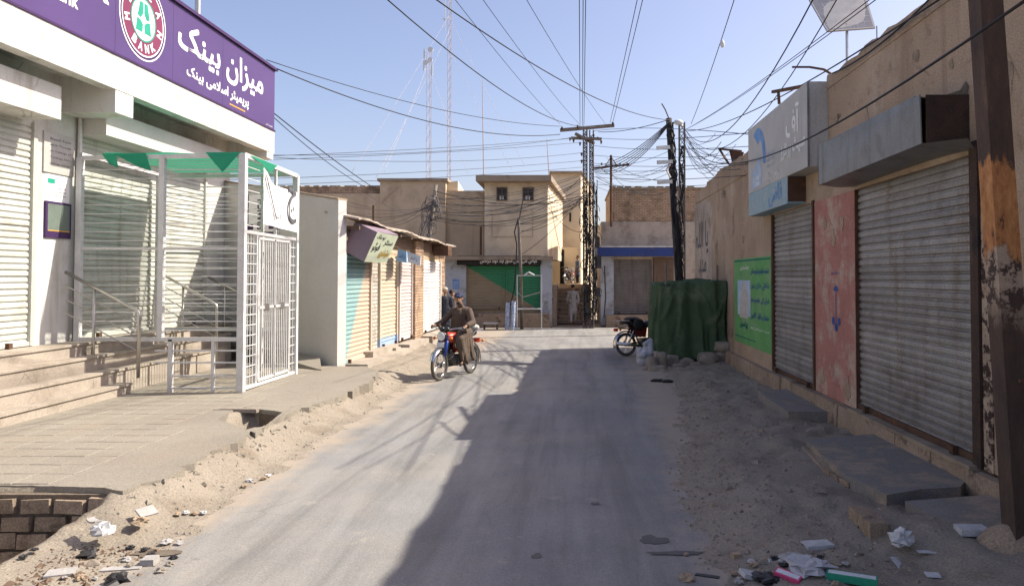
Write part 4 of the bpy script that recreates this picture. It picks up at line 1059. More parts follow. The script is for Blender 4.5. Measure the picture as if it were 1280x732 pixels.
while x < 5.2:
    if cb is None:
        b = MB(); b.box(-.13, .13, -.08, .08, 0, .05); cb = b.build('brick', MT['brick'], s2, origin=(0, 0, 0)); q = cb
    else: q = link_copy(cb, s2)
    q.location = V((x, RY + .12, fz(234, RY) + .002)) - WL[s2.name]; q.rotation_euler = (0, 0, rnd.uniform(-.3, .3)); x += rnd.uniform(.28, .6)
# lower houses beyond the gap
g1 = building('distant_house', 'low pale house glimpsed in the gap right of the lattice pole', (1.5, 52, 0))
bx('wall', MT['grey_wall'], fx(700, 50), fx(800, 50), 50, 56, 0, fz(285, 50), parent=g1)
bx('parapet', MT['slab'], fx(699, 50), fx(801, 50), 49.9, 56, fz(285, 50), fz(282, 50), parent=g1)
g2 = building('side_street_house', 'plain brown house closing the side street behind the right wall', (12, 31, 0)); bx('wall', MT['beige_dark'], 6.6, 24, 30.4, 36, 0, 4.6, parent=g2)
g3 = building('side_street_house', 'plain brown house closing the side street behind the shop row', (-18, 31, 0)); bx('wall', MT['beige_dark'], -30, -14.6, 30, 36, 0, 5.0, parent=g3)
# ================================================================== right-hand buildings
RX = 3.5
r1 = building('near_brown_shop', 'brown mud plastered shop building with two roller shutters on the right', (4.5, 8, 0))
r2 = building('far_brown_wall', 'long brown mud plastered wall with Urdu writing beyond the box sign', (4.5, 17, 0))
HN, HF = 4.68, 4.45
SZ0, SZ1 = .36, 3.07     # shutter bottom, top
ya0, ya1, yb0, yb1 = 6.6, 9.32, 10.92, 13.2
def rwall(par, y0, y1, z0, z1, mat='mud_wall', x=RX, nm='wall', th=.3): return bx(nm, MT[mat], x, x + th, y0, y1, z0, z1, parent=par)
rwall(r1, 1.0, ya0, .36, HN); rwall(r1, ya0, ya1, SZ1, HN); rwall(r1, ya1, 10.27, SZ1, HN)
# crumbled parapet top
b = MB(); ys_ = [1 + i * .22 for i in range(int(9.25 / .22) + 1)] + [10.27]
rnd = random.Random(9); hs = [HN + .03 + rnd.uniform(-.01, .05) for _ in ys_]
for y, h_ in zip(ys_, hs): b.v += [V((RX - .012, y, HN - .12)), V((RX - .012, y, h_)), V((RX + .32, y, h_)), V((RX + .32, y, HN - .12))]
for k in range(len(ys_) - 1):
    for q in range(4): b.f.append((4 * k + q, 4 * k + (q + 1) % 4, 4 * k + 4 + (q + 1) % 4, 4 * k + 4 + q))
b.f += [(0, 1, 2, 3), tuple(4 * (len(ys_) - 1) + q for q in range(4))]
b.build('parapet', MT['mud_wall'], r1)
rwall(r1, ya1, 10.86, .36, SZ1, 'pink', RX - .004); 
bx('wall_back', MT['dark'], RX + .3, 12, 1.0, 10.27, 0, 4.4, parent=r1); bx('wall_back', MT['mud_wall'], RX + .3, 12, 10.28, 21.58, 0, 4.3, parent=r2)
rwall(r1, 10.27, 10.86, SZ1, HF, x=RX); rwall(r2, 10.86, yb1 + .05, SZ1 , HF); rwall(r2, yb1 + .05, 19.6, .1, HF); rwall(r2, 19.6, 21.6, .0, HF - .35, 'oldplaster', x=RX + .012)
b = MB(); ys_ = [10.27 + i * .3 for i in range(38)]; rnd = random.Random(10)
hs = [HF + .02 + rnd.uniform(-.02, .05) - (.12 if y > 18.4 else 0) for y in ys_]
for y, h_ in zip(ys_, hs): b.v += [V((RX - .015, y, HF - .4)), V((RX - .015, y, h_)), V((RX + .32, y, h_)), V((RX + .32, y, HF - .4))]
for k in range(len(ys_) - 1):
    for q in range(4): b.f.append((4 * k + q, 4 * k + (q + 1) % 4, 4 * k + 4 + (q + 1) % 4, 4 * k + 4 + q))
b.f += [(0, 1, 2, 3), tuple(4 * (len(ys_) - 1) + q for q in range(4))]
b.build('parapet', MT['mud_wall'], r2)
# plinth along the foot, broken into uneven lengths
y = 1.0; rnd = random.Random(11)
while y < 21.3:
    L_ = rnd.uniform(.5, 1.1); par = r1 if y < 10.3 else r2
    b = MB(); x_ = RX - .07 - rnd.uniform(0, .035); zt = .345 + rnd.uniform(-.01, .01)
    b.hexa([(x_ - .03, y, -.15), (RX + .1, y, -.15), (RX + .1, y + L_ - .004, -.15), (x_ - .03, y + L_ - .004, -.15), (x_, y, zt), (RX + .1, y, zt), (RX + .1, y + L_ - .004, zt), (x_, y + L_ - .004, zt)])
    b.build('plinth_block', MT['plinth'], par); y += L_
bx('sill', MT['slab'], RX - .10, RX + .25, ya0 - .1, ya1 + .05, .345 - .012, .372, parent=r1)
MT['railm'] = MT['rust']
shutter(r1, None, (RX + .06, ya1), (RX + .06, ya0), SZ0 + .02, SZ1, .085, (-1, 0), MT['shutter_grey'], railmat=MT['rust'])
shutter(r2, None, (RX + .06, yb1), (RX + .06, yb0), SZ0 + .0, 3.1, .085, (-1, 0), MT['shutter_grey'], railmat=MT['rust'])
bx('door_jamb', MT['pole_rust'], RX - .03, RX + .05, 6.44, 6.57, .36, 3.17, parent=r1)
bx('pale_strip', MT['flake'] if 'flake' in MT else MT['pole_flake'], RX - .012, RX + .01, 6.28, 6.42, .36, 2.7, parent=r1)
bx('pink_frame', MT['rust'], RX - .03, RX + .02, 10.86, 10.92, .36, 3.1, parent=r1)
# patches where the plaster has fallen off
rnd = random.Random(44)
def chip(y, z, ry, rz, par, mat='plinth', x=RX):
    b = MB(); n = 14; pts = []
    for k in range(n):
        a_ = 2 * math.pi * k / n; q = rnd.uniform(.6, 1.2); pts.append((x - .007, y + ry * q * math.cos(a_), z + rz * q * math.sin(a_)))
    m_ = len(pts); b.add(pts + [(x + .03, p_[1], p_[2]) for p_ in pts], [tuple(range(m_))] + [(k, (k + 1) % m_, m_ + (k + 1) % m_, m_ + k) for k in range(m_)]); b.build('fallen_plaster', MT[mat], par)
for (y, z, ry, rz) in ((7.6, 4.25, .10, .07), (8.9, 3.9, .06, .12), (9.9, 4.1, .14, .06), (6.0, 3.6, .07, .16), (6.9, 3.95, .05, .05), (5.9, 1.6, .06, .14)): chip(y, z, ry, rz, r1)
for (y, z, ry, rz) in ((14.6, 3.6, .2, .1), (16.4, 3.2, .12, .26), (17.4, 3.9, .3, .12), (18.3, 2.6, .16, .3), (15.4, 2.75, .12, .1), (16.8, .75, .4, .12)): chip(y, z, ry, rz, r2)
for (y, z, ry, rz) in ((10.1, 2.5, .09, .13), (9.75, 2.7, .06, .1), (10.4, 2.72, .08, .09), (10.6, .6, .12, .12), (9.6, .55, .1, .16)): chip(y, z, ry, rz, r1, 'mud_wall', RX - .005)
# blue stencil mark on the pink plaster
b = MB(); xs = RX - .009
c0 = atX(1045, 403, xs)
def dsc(cy, cz, r_, n=14):
    b.poly([(xs, cy + r_ * math.cos(2 * math.pi * k / n), cz + r_ * math.sin(2 * math.pi * k / n)) for k in range(n)])
dsc(c0.y + .11, c0.z + .02, .055); dsc(c0.y - .11, c0.z + .02, .055); dsc(c0.y, c0.z - .06, .06)
b.box(xs - .001, xs, c0.y - .008, c0.y + .008, c0.z - .1, c0.z + .5); b.poly([(xs, c0.y - .1, c0.z + .42), (xs, c0.y + .1, c0.z + .42), (xs, c0.y + .05, c0.z + .48), (xs, c0.y - .05, c0.z + .48)])
st1 = b.build('stencil_mark', MT['blue_text'], r1)
lettering(urd('تنظیم'), (xs, c0.y + .16, c0.z + .62), (0, -1, 0), ZD, .3, .07, MT['blue_text'], r1)
# galvanised awning over the near shutter
aw = thing('metal_awning', 'dented grey sheet metal awning box over the nearest right shutter', 'awning', (3.3, 8, 3.1))
b = MB(); xf = 3.06
b.hexa([(xf + .02, 6.62, 3.17), (xf + .03, 6.62, 3.17), (xf + .03, 9.35, 3.13), (xf, 9.35, 3.13), (xf, 6.6, 3.60), (xf + .012, 6.6, 3.60), (xf + .012, 9.35, 3.62), (xf, 9.35, 3.62)]); b.build('front_sheet', MT['galv'], aw)
b = MB(); b.box(xf, RX, 9.335, 9.35, 3.13, 3.62); b.build('end_sheet', MT['galv'], aw)
b = MB(); b.hexa([(xf, 6.7, 3.60), (RX, 6.9, 3.62), (RX, 9.34, 3.62), (xf, 9.34, 3.62), (xf, 6.7, 3.61), (RX, 6.9, 3.63), (RX, 9.34, 3.63), (xf, 9.34, 3.63)]); b.build('top_sheet', MT['galv'], aw)
b = MB(); n = 14
for k in range(n + 1):
    t = k / n; y = 6.62 + (9.33 - 6.62) * t; e_ = (1 - t) ** 6
    inn = .42
    b.v += [V((xf + .022, y, 3.172 - .04 * t)), V((xf + .022 + inn * .5, y - .38 * e_, 3.13 - .03 * t + .02 * e_)), V((xf + .022 + inn, y - .1 * e_, 3.15 - .04 * t - .05 * e_))]
for k in range(n):
    for q in range(2): b.f.append((3 * k + q, 3 * k + q + 1, 3 * k + 4 + q, 3 * k + 3 + q))
b.build('soffit_sheet', MT['galv'], aw, smooth=True)
b = MB(); b.box(xf + .06, RX + .0, 6.60, 6.615, 3.18, 3.60); b.build('rusty_end', MT['pole_rust'], aw)
b = MB(); pts = [(3.3, 6.6, 3.60), (3.42, 6.6, 3.64), (3.46, 6.58, 3.72), (3.5, 6.6, 3.68), (3.5, 6.62, 3.6)]; b.poly(pts); b.build('torn_flap', MT['galv'], aw)
# box sign
bs = thing('shop_box_sign', 'large faded white and blue box sign with Urdu lettering on the right wall', 'sign', (3.3, 12, 3.1))
SF = 3.22
bx('sign_box', MT['galv_paint'], SF, RX - .002, 10.26, 13.74, 3.50, 4.67, parent=bs)
bx('lower_box', MT['light_blue_panel'], SF + .004, RX - .002, 11.27, 13.74, 3.09, 3.498, parent=bs)
bx('rusty_box_end', MT['rust'], SF + .01, RX - .002, 11.255, 11.268, 3.12, 3.49, parent=bs)
bx('edge_trim', MT['galv'], SF - .008, SF + .02, 10.245, 10.258, 3.50, 4.67, parent=bs)
ND = (0, -1, 0); xs2 = SF - .004
lettering(urd('قاضی'), (xs2 + .004, 12.35, 3.12), ND, ZD, .75, .34, MT['sign_blue'], bs, .012)
lettering(urd('آف'), (xs2, 11.3, 4.06), ND, ZD, .65, .42, MT['sign_light'], bs, .02)
lettering(urd('سیٹ پرنٹرز'), (xs2, 11.6, 3.74), ND, ZD, 1.2, .26, MT['sign_light'], bs, .02)
lettering(urd('قاضی پرنٹنگ'), (xs2, 12.5, 3.55), ND, ZD, .8, .16, MT['sign_light'], bs, .01)
b = MB()
pts = []
cc = (13.05, 3.95)
for k in range(15):
    a = math.radians(60 + k * 9); pts.append((xs2, cc[0] + .55 * math.cos(a), cc[1] + .62 * math.sin(a)))
for k in range(15):
    a = math.radians(186 - k * 9); pts.append((xs2, cc[0] - .15 + .22 * math.cos(a), cc[1] + .38 * math.sin(a)))
b.poly(pts); b.build('printed_shape', MT['sign_blue'], bs)
b = MB(); b.poly([(xs2, 13.45, 3.55), (xs2, 12.8, 3.55), (xs2, 12.75, 3.78), (xs2, 12.9, 4.1), (xs2, 13.15, 3.95), (xs2, 13.4, 3.85)]); b.build('printed_shape', MT['ad_blue'], bs)
for k in range(3): lettering(urd('فلیکس پرنٹنگ'), (xs2 - .001, 12.45, 3.98 - k * .1), ND, ZD, .5, .06, MT['sign_blue'], bs)
for k in range(9):
    b = MB(); b.box(xs2 - .002, xs2, 12.95 + .05 * (k % 5), 12.97 + .05 * (k % 5) , 3.57 + .1 * (k // 5), 3.64 + .1 * (k // 5)); b.build('print_mark', MT['white_paint'], bs)
b = MB(); b.bar(atX(966, 115, 3.4), atX(1025, 104, 3.55), .05); b.bar(atX(973, 115, 3.4), atX(974, 130, 3.4), .04); tag(b.build('angle_bracket', MT['rust']), 'rusty angle iron bracket standing above the box sign', 'bracket')
b = MB(); b.tube([atX(991, 84, 3.4), atX(1012, 84, 3.45), atX(1030, 87, 3.5), atX(1038, 92, 3.55)], .018, 6); tag(b.build('bent_pipe', MT['rust']), 'thin bent pipe sticking out over the right parapet', 'pipe')
b = MB(); q = atX(899, 186, 3.6); b.bar(q, atX(926, 189, 3.8), .05); b.bar(q, atX(911, 205, 3.6), .04); b.hexa([atX(912, 188, 3.7), atX(930, 190, 3.9), atX(926, 203, 3.9), atX(916, 205, 3.7)] + [p + V((0, .05, .0)) for p in (atX(912, 188, 3.7), atX(930, 190, 3.9), atX(926, 203, 3.9), atX(916, 205, 3.7))])
tag(b.build('roof_bracket', MT['rust']), 'rusty frame with pale board on the far right parapet', 'bracket')
# green painted advertisement
xg = RX - .004
g = atX(918, 320, xg); g2_ = atX(971, 318, xg)
ad = bx('painted_advert', MT['green_paint'], xg - .004, xg, 13.25, g.y, .62, 2.36, parent=None); tag(ad, 'green painted wall advertisement with blue Urdu lines beside the far right shutter', 'advert')
xt = xg - .007
def adp(name, m_, px0, py0, px1, py1):
    a_, c_ = atX(px0, py0, xt), atX(px1, py1, xt); b = MB(); b.box(xt, xt + .002, min(a_.y, c_.y), max(a_.y, c_.y), min(a_.z, c_.z), max(a_.z, c_.z)); return b.build(name, MT[m_], ad)
adp('portrait_panel', 'ad_blue', 922, 350, 938, 396); 
b = MB(); yy = 15.6; b.poly([(xt - .003, 15.75, 1.15), (xt - .003, 15.0, 1.15), (xt - .003, 14.95, 1.5), (xt - .003, 15.2, 1.85), (xt - .003, 15.5, 1.9), (xt - .003, 15.6, 1.6)]); b.build('portrait', MT['ad_face'], ad)
for i, (t, z) in enumerate((('شعبہ تعلیم بلوچستان', 2.0), ('داخلے جاری ہیں', 1.74), ('قرآن کی تعلیم عام', 1.46), ('حفظ و ناظرہ کلاس', 1.16))):
    lettering(urd(t), (xt, 14.75, z), ND, ZD, 1.35, .15, MT['blue_text'], ad, .006)
lettering(urd('مدرسہ تعلیم القرآن رابطہ'), (xt, 14.8, .96), ND, ZD, 1.4, .07, MT['white_paint'], ad, name='lettering')
lettering(urd('پرنسپل'), (xt, 15.75, .92), ND, ZD, .7, .17, MT['teal_text'], ad, .02)
lettering(urd('خوشخبری'), (xt, 15.7, 2.12), ND, ZD, .8, .1, MT['white_paint'], ad)
b = MB(); b.box(xt, xt + .002, 13.3, g.y - .02, 2.30, 2.33); b.box(xt, xt + .002, 14.4, g.y - .02, .74, .76); b.build('border_line', MT['teal_text'], ad)
# calligraphy on pale patch
pw = bx('painted_patch', MT['oldplaster'], RX - .006, RX, 18.9, 21.55, 1.9, 3.9, parent=r2)
lettering(urd('یا اللہ'), (RX - .010, 21.3, 2.6), ND, ZD, 1.9, .85, MT['cable_grey'], r2, .02)
lettering(urd('مدد'), (RX - .010, 20.8, 2.1), ND, ZD, 1.1, .35, MT['cable_grey'], r2, .02)
# solar panel
spn = thing('solar_panel', 'tilted solar panel on a thin mast above the right roof', 'solar panel', (6.5, 18.9, 4.3))
s0, s1_, s2_, s3_ = atY(1034, 40, 18.7), atY(1094, 35.5, 18.9), atY(1081, -8, 19.9), atY(1011, 0, 19.7)
b = MB(); nn_ = (s1_ - s0).cross(s3_ - s0).normalized(); b.hexa([p - nn_ * .02 for p in (s0, s1_, s2_, s3_)] + [p + nn_ * .02 for p in (s0, s1_, s2_, s3_)]); b.build('frame', MT['solar'], spn)
sgn = -1 if nn_.y > 0 else 1
off_ = nn_ * (.023 if sgn < 0 else .023) * (-1 if sgn < 0 else 1)
for i in range(6):
    for j in range(6):
        def sp_(u_, v_): return (s0 * (1 - u_) + s1_ * u_) * (1 - v_) + (s3_ * (1 - u_) + s2_ * u_) * v_ + off_
        u0, u1, v0, v1 = .03 + i * .157, .03 + i * .157 + .148, .03 + j * .157, .03 + j * .157 + .148
        b = MB(); b.quad(sp_(u0, v0), sp_(u1, v0), sp_(u1, v1), sp_(u0, v1)); b.build('solar_cell', MT['solar_cell'], spn)
b = MB(); mc = (s0 + s1_) / 2 + (s3_ - s0) * .05; b.tube([(mc.x - .05, mc.y + .1, 4.25), (mc.x - .05, mc.y + .1, mc.z + .15)], .038, 8); b.build('mast', MT['steel'], spn)
b = MB(); q = atY(1096, 35, 10.9); b.tube([(q.x, q.y, 4.4), (q.x, q.y, 5.65)], .008, 6); tag(b.build('antenna_rod', MT['cable_grey']), 'thin rod just right of the solar panel', 'rod')
# doorstep slabs on the right
ds = thing('doorstep_slab', 'long grey cement doorstep slab below the nearest right shutter', 'doorstep', (3, 7.4, 0))
b = MB(); b.prism([(2.58, 8.36), (2.52, 7.5), (2.50, 6.9), (2.6, 6.28), (2.95, 6.42), (3.3, 6.45), (3.42, 6.6), (3.42, 8.55)], -.1, [.2, .19, .185, .19, .2, .21, .22, .22]); b.build('slab_body', MT['slabgrey'], ds)
b = MB(); b.prism([(2.5, 8.3), (2.44, 7.4), (2.5, 6.86), (2.6, 6.9), (2.56, 8.3)], -.1, .13); b.build('broken_edge', MT['plinth'], ds, jitter=.015)
ds = bx('concrete_stub', MT['plinth'], 2.16, 2.3, 5.5, 5.95, -.05, .21, parent=None, jitter=.012); tag(ds, 'small upright concrete stub at the corner of the near earth bank', 'block')
b = MB(); b.prism([(2.95, 5.25), (3.42, 5.2), (3.42, 6.2), (2.7, 6.15), (2.75, 5.7)], -.1, [.18, .21, .22, .19, .17]); tag(b.build('cement_slab', MT['slabgrey'], jitter=.01), 'worn cement slab beside the foot of the rusty pole', 'slab')
b = MB(); b.prism([(2.88, 10.1), (3.42, 10.05), (3.42, 12.1), (2.95, 12.0), (2.85, 11.2)], -.1, .2); tag(b.build('doorstep_slab', MT['slabgrey'], jitter=.012), 'short dusty doorstep slab below the far right shutter', 'doorstep')
b = MB(); b.prism([(2.92, 9.6), (3.44, 9.55), (3.44, 10.0), (2.98, 10.0)], -.1, .05); tag(b.build('broken_block', MT['plinth'], jitter=.02), 'dark broken block beside the short doorstep slab', 'block')
# the big rusty pole
pole = thing('rusty_pole', 'big dark rusty square pole with an orange rust patch in the right foreground', 'pole', (3.02, 5.15, 0))
pb, pt = V((3.06, 5.15, -.1)), V((2.80, 5.15, 4.9))
def pp_(z): return pb + (pt - pb) * ((z + .1) / 5.0)
def pseg(z0, z1, w0, w1, m_, nm):
    b = MB(); a, c = pp_(z0), pp_(z1)
    b.hexa([(a.x - w0, a.y - w0, a.z), (a.x + w0, a.y - w0, a.z), (a.x + w0, a.y + w0, a.z), (a.x - w0, a.y + w0, a.z), (c.x - w1, c.y - w1, c.z), (c.x + w1, c.y - w1, c.z), (c.x + w1, c.y + w1, c.z), (c.x - w1, c.y + w1, c.z)])
    return b.build(nm, MT[m_], pole)
zf = lambda py: 2 - (py - HZ) / F * 5.05
pseg(-.1, 2.2, .084, .081, 'pole_mat', 'shaft'); pseg(2.2, 4.9, .081, .076, 'pole_mat', 'shaft')
b = MB(); b.ell((3.08, 5.18, .08), (.30, .26, .24), nu=18, nv=10)
for p in b.v: p += V((n3(p.x, p.z, 7, 3), n3(p.y, p.z, 7, 5), n3(p.x, p.y, 7, 7))) * .07
b.build('footing', MT['plinth'], pole, smooth=True)
b = MB(); b.box(3.06, 3.2, 5.0, 5.04, 1.02, 1.3); b.build('switch_box', MT['pole_rust'], pole); b = MB(); b.bar((2.95, 4.99, 1.31), (3.22, 4.99, 1.30), .02); b.build('box_lid', MT['rust'], pole)
# ================================================================== poles
def lattice(t, x, y, z0, z1, wx, wy, step, r=.018, mat='pole_steel', taper=1.0, legn='leg'):
    cs = [(-1, -1), (1, -1), (1, 1), (-1, 1)]
    def P(i, z):
        s = 1 + (taper - 1) * (z - z0) / (z1 - z0); return V((x + cs[i][0] * wx / 2 * s, y + cs[i][1] * wy / 2 * s, z))
    for i in range(4):
        b = MB(); b.tube([P(i, z0), P(i, z1)], r * 1.4, 5); b.build(legn, MT[mat], t)
    n = int((z1 - z0) / step); b = MB()
    for k in range(n):
        a, c = z0 + k * step, z0 + (k + 1) * step
        for i in range(4):
            j = (i + 1) % 4
            if k % 2: b.tube([P(i, a), P(j, c)], r * .8, 4)
            else: b.tube([P(j, a), P(i, c)], r * .8, 4)
            b.tube([P(i, a), P(j, a)], r * .8, 4)
    b.build('lacing', MT[mat], t, kind='stuff')
PX = fx(735.5, 29)
p1 = thing('lattice_power_pole', 'double lattice power pole with wide wooden cross arm at the street centre', 'power pole', (PX, 29, 0))
lattice(p1, fx(731.5, 29) + .0, 29, 0, fz(158, 29), .14, .14, .17)
lattice(p1, fx(739.5, 29) + .0, 29, 0, fz(163, 29), .14, .14, .17)
zc = fz(158, 29)
b = MB(); b.bar((fx(700, 29), 28.9, fz(163.5, 29)), (fx(768, 29), 28.9, fz(157.5, 29)), .12); b.build('cross_arm', MT['pole_wood'], p1)
b = MB(); b.bar((fx(719, 29), 28.85, fz(168, 29)), (fx(743, 29), 29.1, fz(179, 29)), .10); b.build('lower_arm', MT['pole_wood'], p1)
b = MB(); b.bar((fx(714, 29), 29.1, fz(172, 29)), (fx(752, 29), 28.8, fz(175, 29)), .10); b.build('lower_arm', MT['pole_wood'], p1)
for (x, y) in ((702.5, 160), (722, 157.5), (766, 154), (712.5, 173), (717, 175), (725, 179), (747, 172.5), (751.5, 177), (742, 169), (727, 192), (727, 201), (741, 191), (741, 201)):
    b = MB(); c = atY(x, y, 28.85); b.ell(c, .045, nu=8, nv=6); b.tube([c - V((0, 0, .09)), c], .03, 7); b.build('insulator', MT['insul'], p1)
# coils and clutter hanging on the pole
rnd = random.Random(21)
b = MB()
for k in range(46):
    z = rnd.uniform(.4, 5.4); x = PX + rnd.uniform(-.28, .42); R_ = rnd.uniform(.06, .2)
    pts = [(x + R_ * math.cos(a) * 1.0, 28.85 + rnd.uniform(-.04, .04), z + R_ * 1.6 * math.sin(a)) for a in [i * 2 * math.pi / 12 * rnd.uniform(.9, 1.05) for i in range(rnd.randint(7, 14))]]
    b.tube(pts, .013, 4)
for k in range(16):
    x = PX + rnd.uniform(-.2, .35); pts = [(x + rnd.uniform(-.05, .05), 28.86, z) for z in [rnd.uniform(.1, .8) + i * .55 for i in range(10)]]; b.tube(pts, .014, 4)
o = b.build('cable_clutter', MT['cable'], p1, kind='stuff')
for k, (x, z, h_) in enumerate(((.34, 3.1, .4), (.40, 2.3, .5), (.36, 1.2, .35), (-.02, .6, .4))):
    b = MB(); b.box(PX + x - .09, PX + x + .09, 28.7, 28.82, z, z + h_); b.build('meter_box', MT['pole_dark'], p1)
b = MB(); b.tube([(PX + .62, 28.9, 2.4), (PX + .66, 28.9, 1.2), (PX + .6, 28.9, .4)], .03, 5); 
b.build('hanging_cable', MT['cable'], p1)
# black leaning pole + lamps
p2 = thing('black_power_pole', 'black tapering power pole leaning behind the green covered stall', 'power pole', (3.15, 21.2, 0))
q0, q1 = V((3.12, 21.2, -.1)), atY(836, 148, 21.2)
b = MB(); b.tube([q0, (q0 + q1) / 2, q1], [.13, .115, .085], 10); b.build('shaft', MT['pole_dark'], p2, smooth=True)
b = MB(); b.tube([q1, q1 + V((-.1, 0, .25)), q1 + V((-.2, 0, .42))], .018, 6); b.build('top_hook', MT['rust'], p2)
for (px, py, l) in ((827, 185, 12), (829, 203, 15), (829, 228, 14)):
    b = MB(); a = atY(px - l / 2, py, 21.0); c = atY(px + l / 2 + 4, py - 1, 21.1); b.bar(a, c, .07, .10); b.build('lamp_head', MT['steel'], p2)
b = MB(); b.tube([atY(838, 205, 21), atY(833, 212, 21), atY(838, 222, 21)], .03, 6); b.build('lamp_bracket', MT['steel'], p2)
rnd = random.Random(2); b = MB()
for k in range(9):
    pts = []
    for i in range(14):
        t = i / 13; c = q0 + (q1 - q0) * (.25 + .73 * t); pts.append(c + V((rnd.uniform(-.11, .15), -.1, 0)))
    b.tube(pts, .014, 4)
b.build('tied_cables', MT['cable'], p2, kind='stuff')
p3 = thing('slim_lattice_pole', 'slim pale lattice pole with a lamp just right of the black pole', 'power pole', (fx(853, 26), 26, 0))
lattice(p3, fx(853, 26), 26, 0, fz(153, 26), .18, .18, .25, .015, 'pole_steel')
b = MB(); b.ell(atY(848, 153, 25.9), (.17, .12, .10), nu=10, nv=6); b.tube([atY(848, 153, 25.9), atY(853, 158, 26)], .04, 6); b.build('lamp_head', MT['white_board'], p3, smooth=True)
b = MB(); rnd = random.Random(6)
for k in range(8):
    b.tube([(fx(853, 25.8) + rnd.uniform(-.12, .12), 25.85, 2.5 + i * .5) for i in range(9)], .013, 4)
b.build('tied_cables', MT['cable'], p3, kind='stuff')
p4 = thing('roof_cross_pole', 'short steel pole with cross arm above the brick storey corner', 'power pole', (fx(764, 30.3), 30.3, 0))
xx = fx(764, 30.3); 
b = MB(); b.tube([(xx, 30.3, 4.0), (xx, 30.3, fz(194, 30.3))], .05, 8); b.build('shaft', MT['rust'], p4)
b = MB(); b.bar((fx(742, 30.2), 30.25, fz(210, 30.2)), (fx(787, 30.2), 30.25, fz(205.5, 30.2)), .07); b.build('cross_arm', MT['rust'], p4)
b = MB(); b.bar((xx, 30.25, fz(196, 30.2)), (fx(771, 30.2), 30.25, fz(206, 30.2)), .03); b.bar((xx, 30.25, fz(196, 30.2)), (fx(757, 30.2), 30.25, fz(207, 30.2)), .03); b.build('strut', MT['rust'], p4)
for px in (752, 775, 784):
    b = MB(); b.ell(atY(px, 204.5, 30.2), .04, nu=7, nv=5); b.build('insulator', MT['insul'], p4)
p5 = thing('thin_grey_pole', 'thin grey pole with hanging cables in front of the green shutter', 'power pole', (fx(652.5, 28.6), 28.6, 0))
b = MB(); b.tube([(fx(652.5, 28.6), 28.6, -.05), (fx(650.5, 28.6), 28.6, 2.4), atY(648, 272, 28.6)], [.065, .06, .05], 8); b.build('shaft', MT['pole_wood'], p5, smooth=True)
b = MB(); b.tube([atY(647.5, 274, 28.55), atY(643, 290, 28.5), atY(646, 306, 28.5), atY(645, 330, 28.5), atY(643, 360, 28.5), atY(638, 382, 28.5)], .025, 5); b.tube([atY(649, 274, 28.55), atY(652, 258, 28.5), atY(654, 248, 28.5)], .02, 5); b.build('loose_cable', MT['cable'], p5)
p6 = thing('leaning_pole', 'leaning grey pole with a knot of cables behind the shop row', 'power pole', (-5.1, 26, 0))
b = MB(); q_ = atY(545, 231, 26); b.tube([atY(534, 318, 26) - V((.05, 0, 2.5)), atY(536, 300, 26), q_], [.08, .075, .06], 8); b.build('shaft', MT['pole_wood'], p6, smooth=True)
rnd = random.Random(13); b = MB()
for k in range(26):
    c = atY(rnd.gauss(539, 4), rnd.gauss(268, 12), 25.85); R_ = rnd.uniform(.08, .3)
    pts = [c + V((R_ * math.cos(a) * .8, rnd.uniform(-.03, .03), R_ * math.sin(a) + .05 * rnd.uniform(-1, 1))) for a in [i * .62 for i in range(rnd.randint(5, 11))]]
    b.tube(pts, .011, 4)
for k in range(6):
    b.tube([atY(rnd.gauss(533, 5), 268, 25.8), atY(rnd.gauss(527, 4), 300, 25.6), atY(rnd.gauss(530, 8), rnd.uniform(310, 330), 24.6)], .011, 4)
b.build('cable_knot', MT['cable_grey'], p6, kind='stuff')
# ================================================================== towers
def mast(px, Y, ptop, wpx, lbl, nm='radio_mast', dish=False):
    x = fx(px, Y); wd = wpx / F * Y; t = thing(nm, lbl, 'mast', (x, Y, 0)); z1 = fz(ptop, Y)
    r = .32 / F * Y
    cs = [(-.5, -.3), (.5, -.3), (0, .55)]
    for c in cs:
        b = MB(); b.tube([(x + c[0] * wd, Y + c[1] * wd, 0), (x + c[0] * wd, Y + c[1] * wd, z1)], r, 5); b.build('leg', MT['tower'], t)
    b = MB(); st_ = wd * 1.3; n = int(z1 / st_)
    for k in range(n):
        for i in range(3):
            a, c = cs[i], cs[(i + 1) % 3]
            if k % 2: a, c = c, a
            b.tube([(x + a[0] * wd, Y + a[1] * wd, k * st_), (x + c[0] * wd, Y + c[1] * wd, (k + 1) * st_)], r * .45, 4)
    b.build('lacing', MT['tower'], t, kind='stuff')
    return t, x, z1, wd
t, x, z1, wd = mast(535.5, 120, 66, 6, 'pale lattice mast with dish antennas, shorter and left of the tall mast')
for (px, py, R_) in ((538, 62, 3.4), (532, 78, 3), (537.5, 75, 3)):
    b = MB(); c = atY(px, py, 119); q = V((0, -1, 0)); r_ = R_ / F * 119
    b.tube([c + V((0, -.02, 0)), c + V((0, .25, 0)), c + V((0, .5, 0))], [r_, r_, r_ * .3], 16); b.build('dish', MT['white_board'], t)
for k, (px, py) in enumerate(((530.5, 68), (530, 82), (540, 88))):
    b = MB(); c = atY(px, py, 119); b.box(c.x - .12, c.x + .12, 118.9, 119.1, c.z - .8, c.z + .8); b.build('panel_antenna', MT['white_board'], t)
t, x, z1, wd = mast(561, 135, -60, 4.5, 'tallest guyed lattice mast running out of the top of the picture')
for px in (553, 569):
    pass
for k, (pa, pb_) in enumerate((((556, -10), (556, 38)), ((553, 24), (562, 24)))):
    b = MB(); b.tube([atY(*pa, 134), atY(*pb_, 134)], .06, 4); b.build('side_antenna', MT['tower'], t)
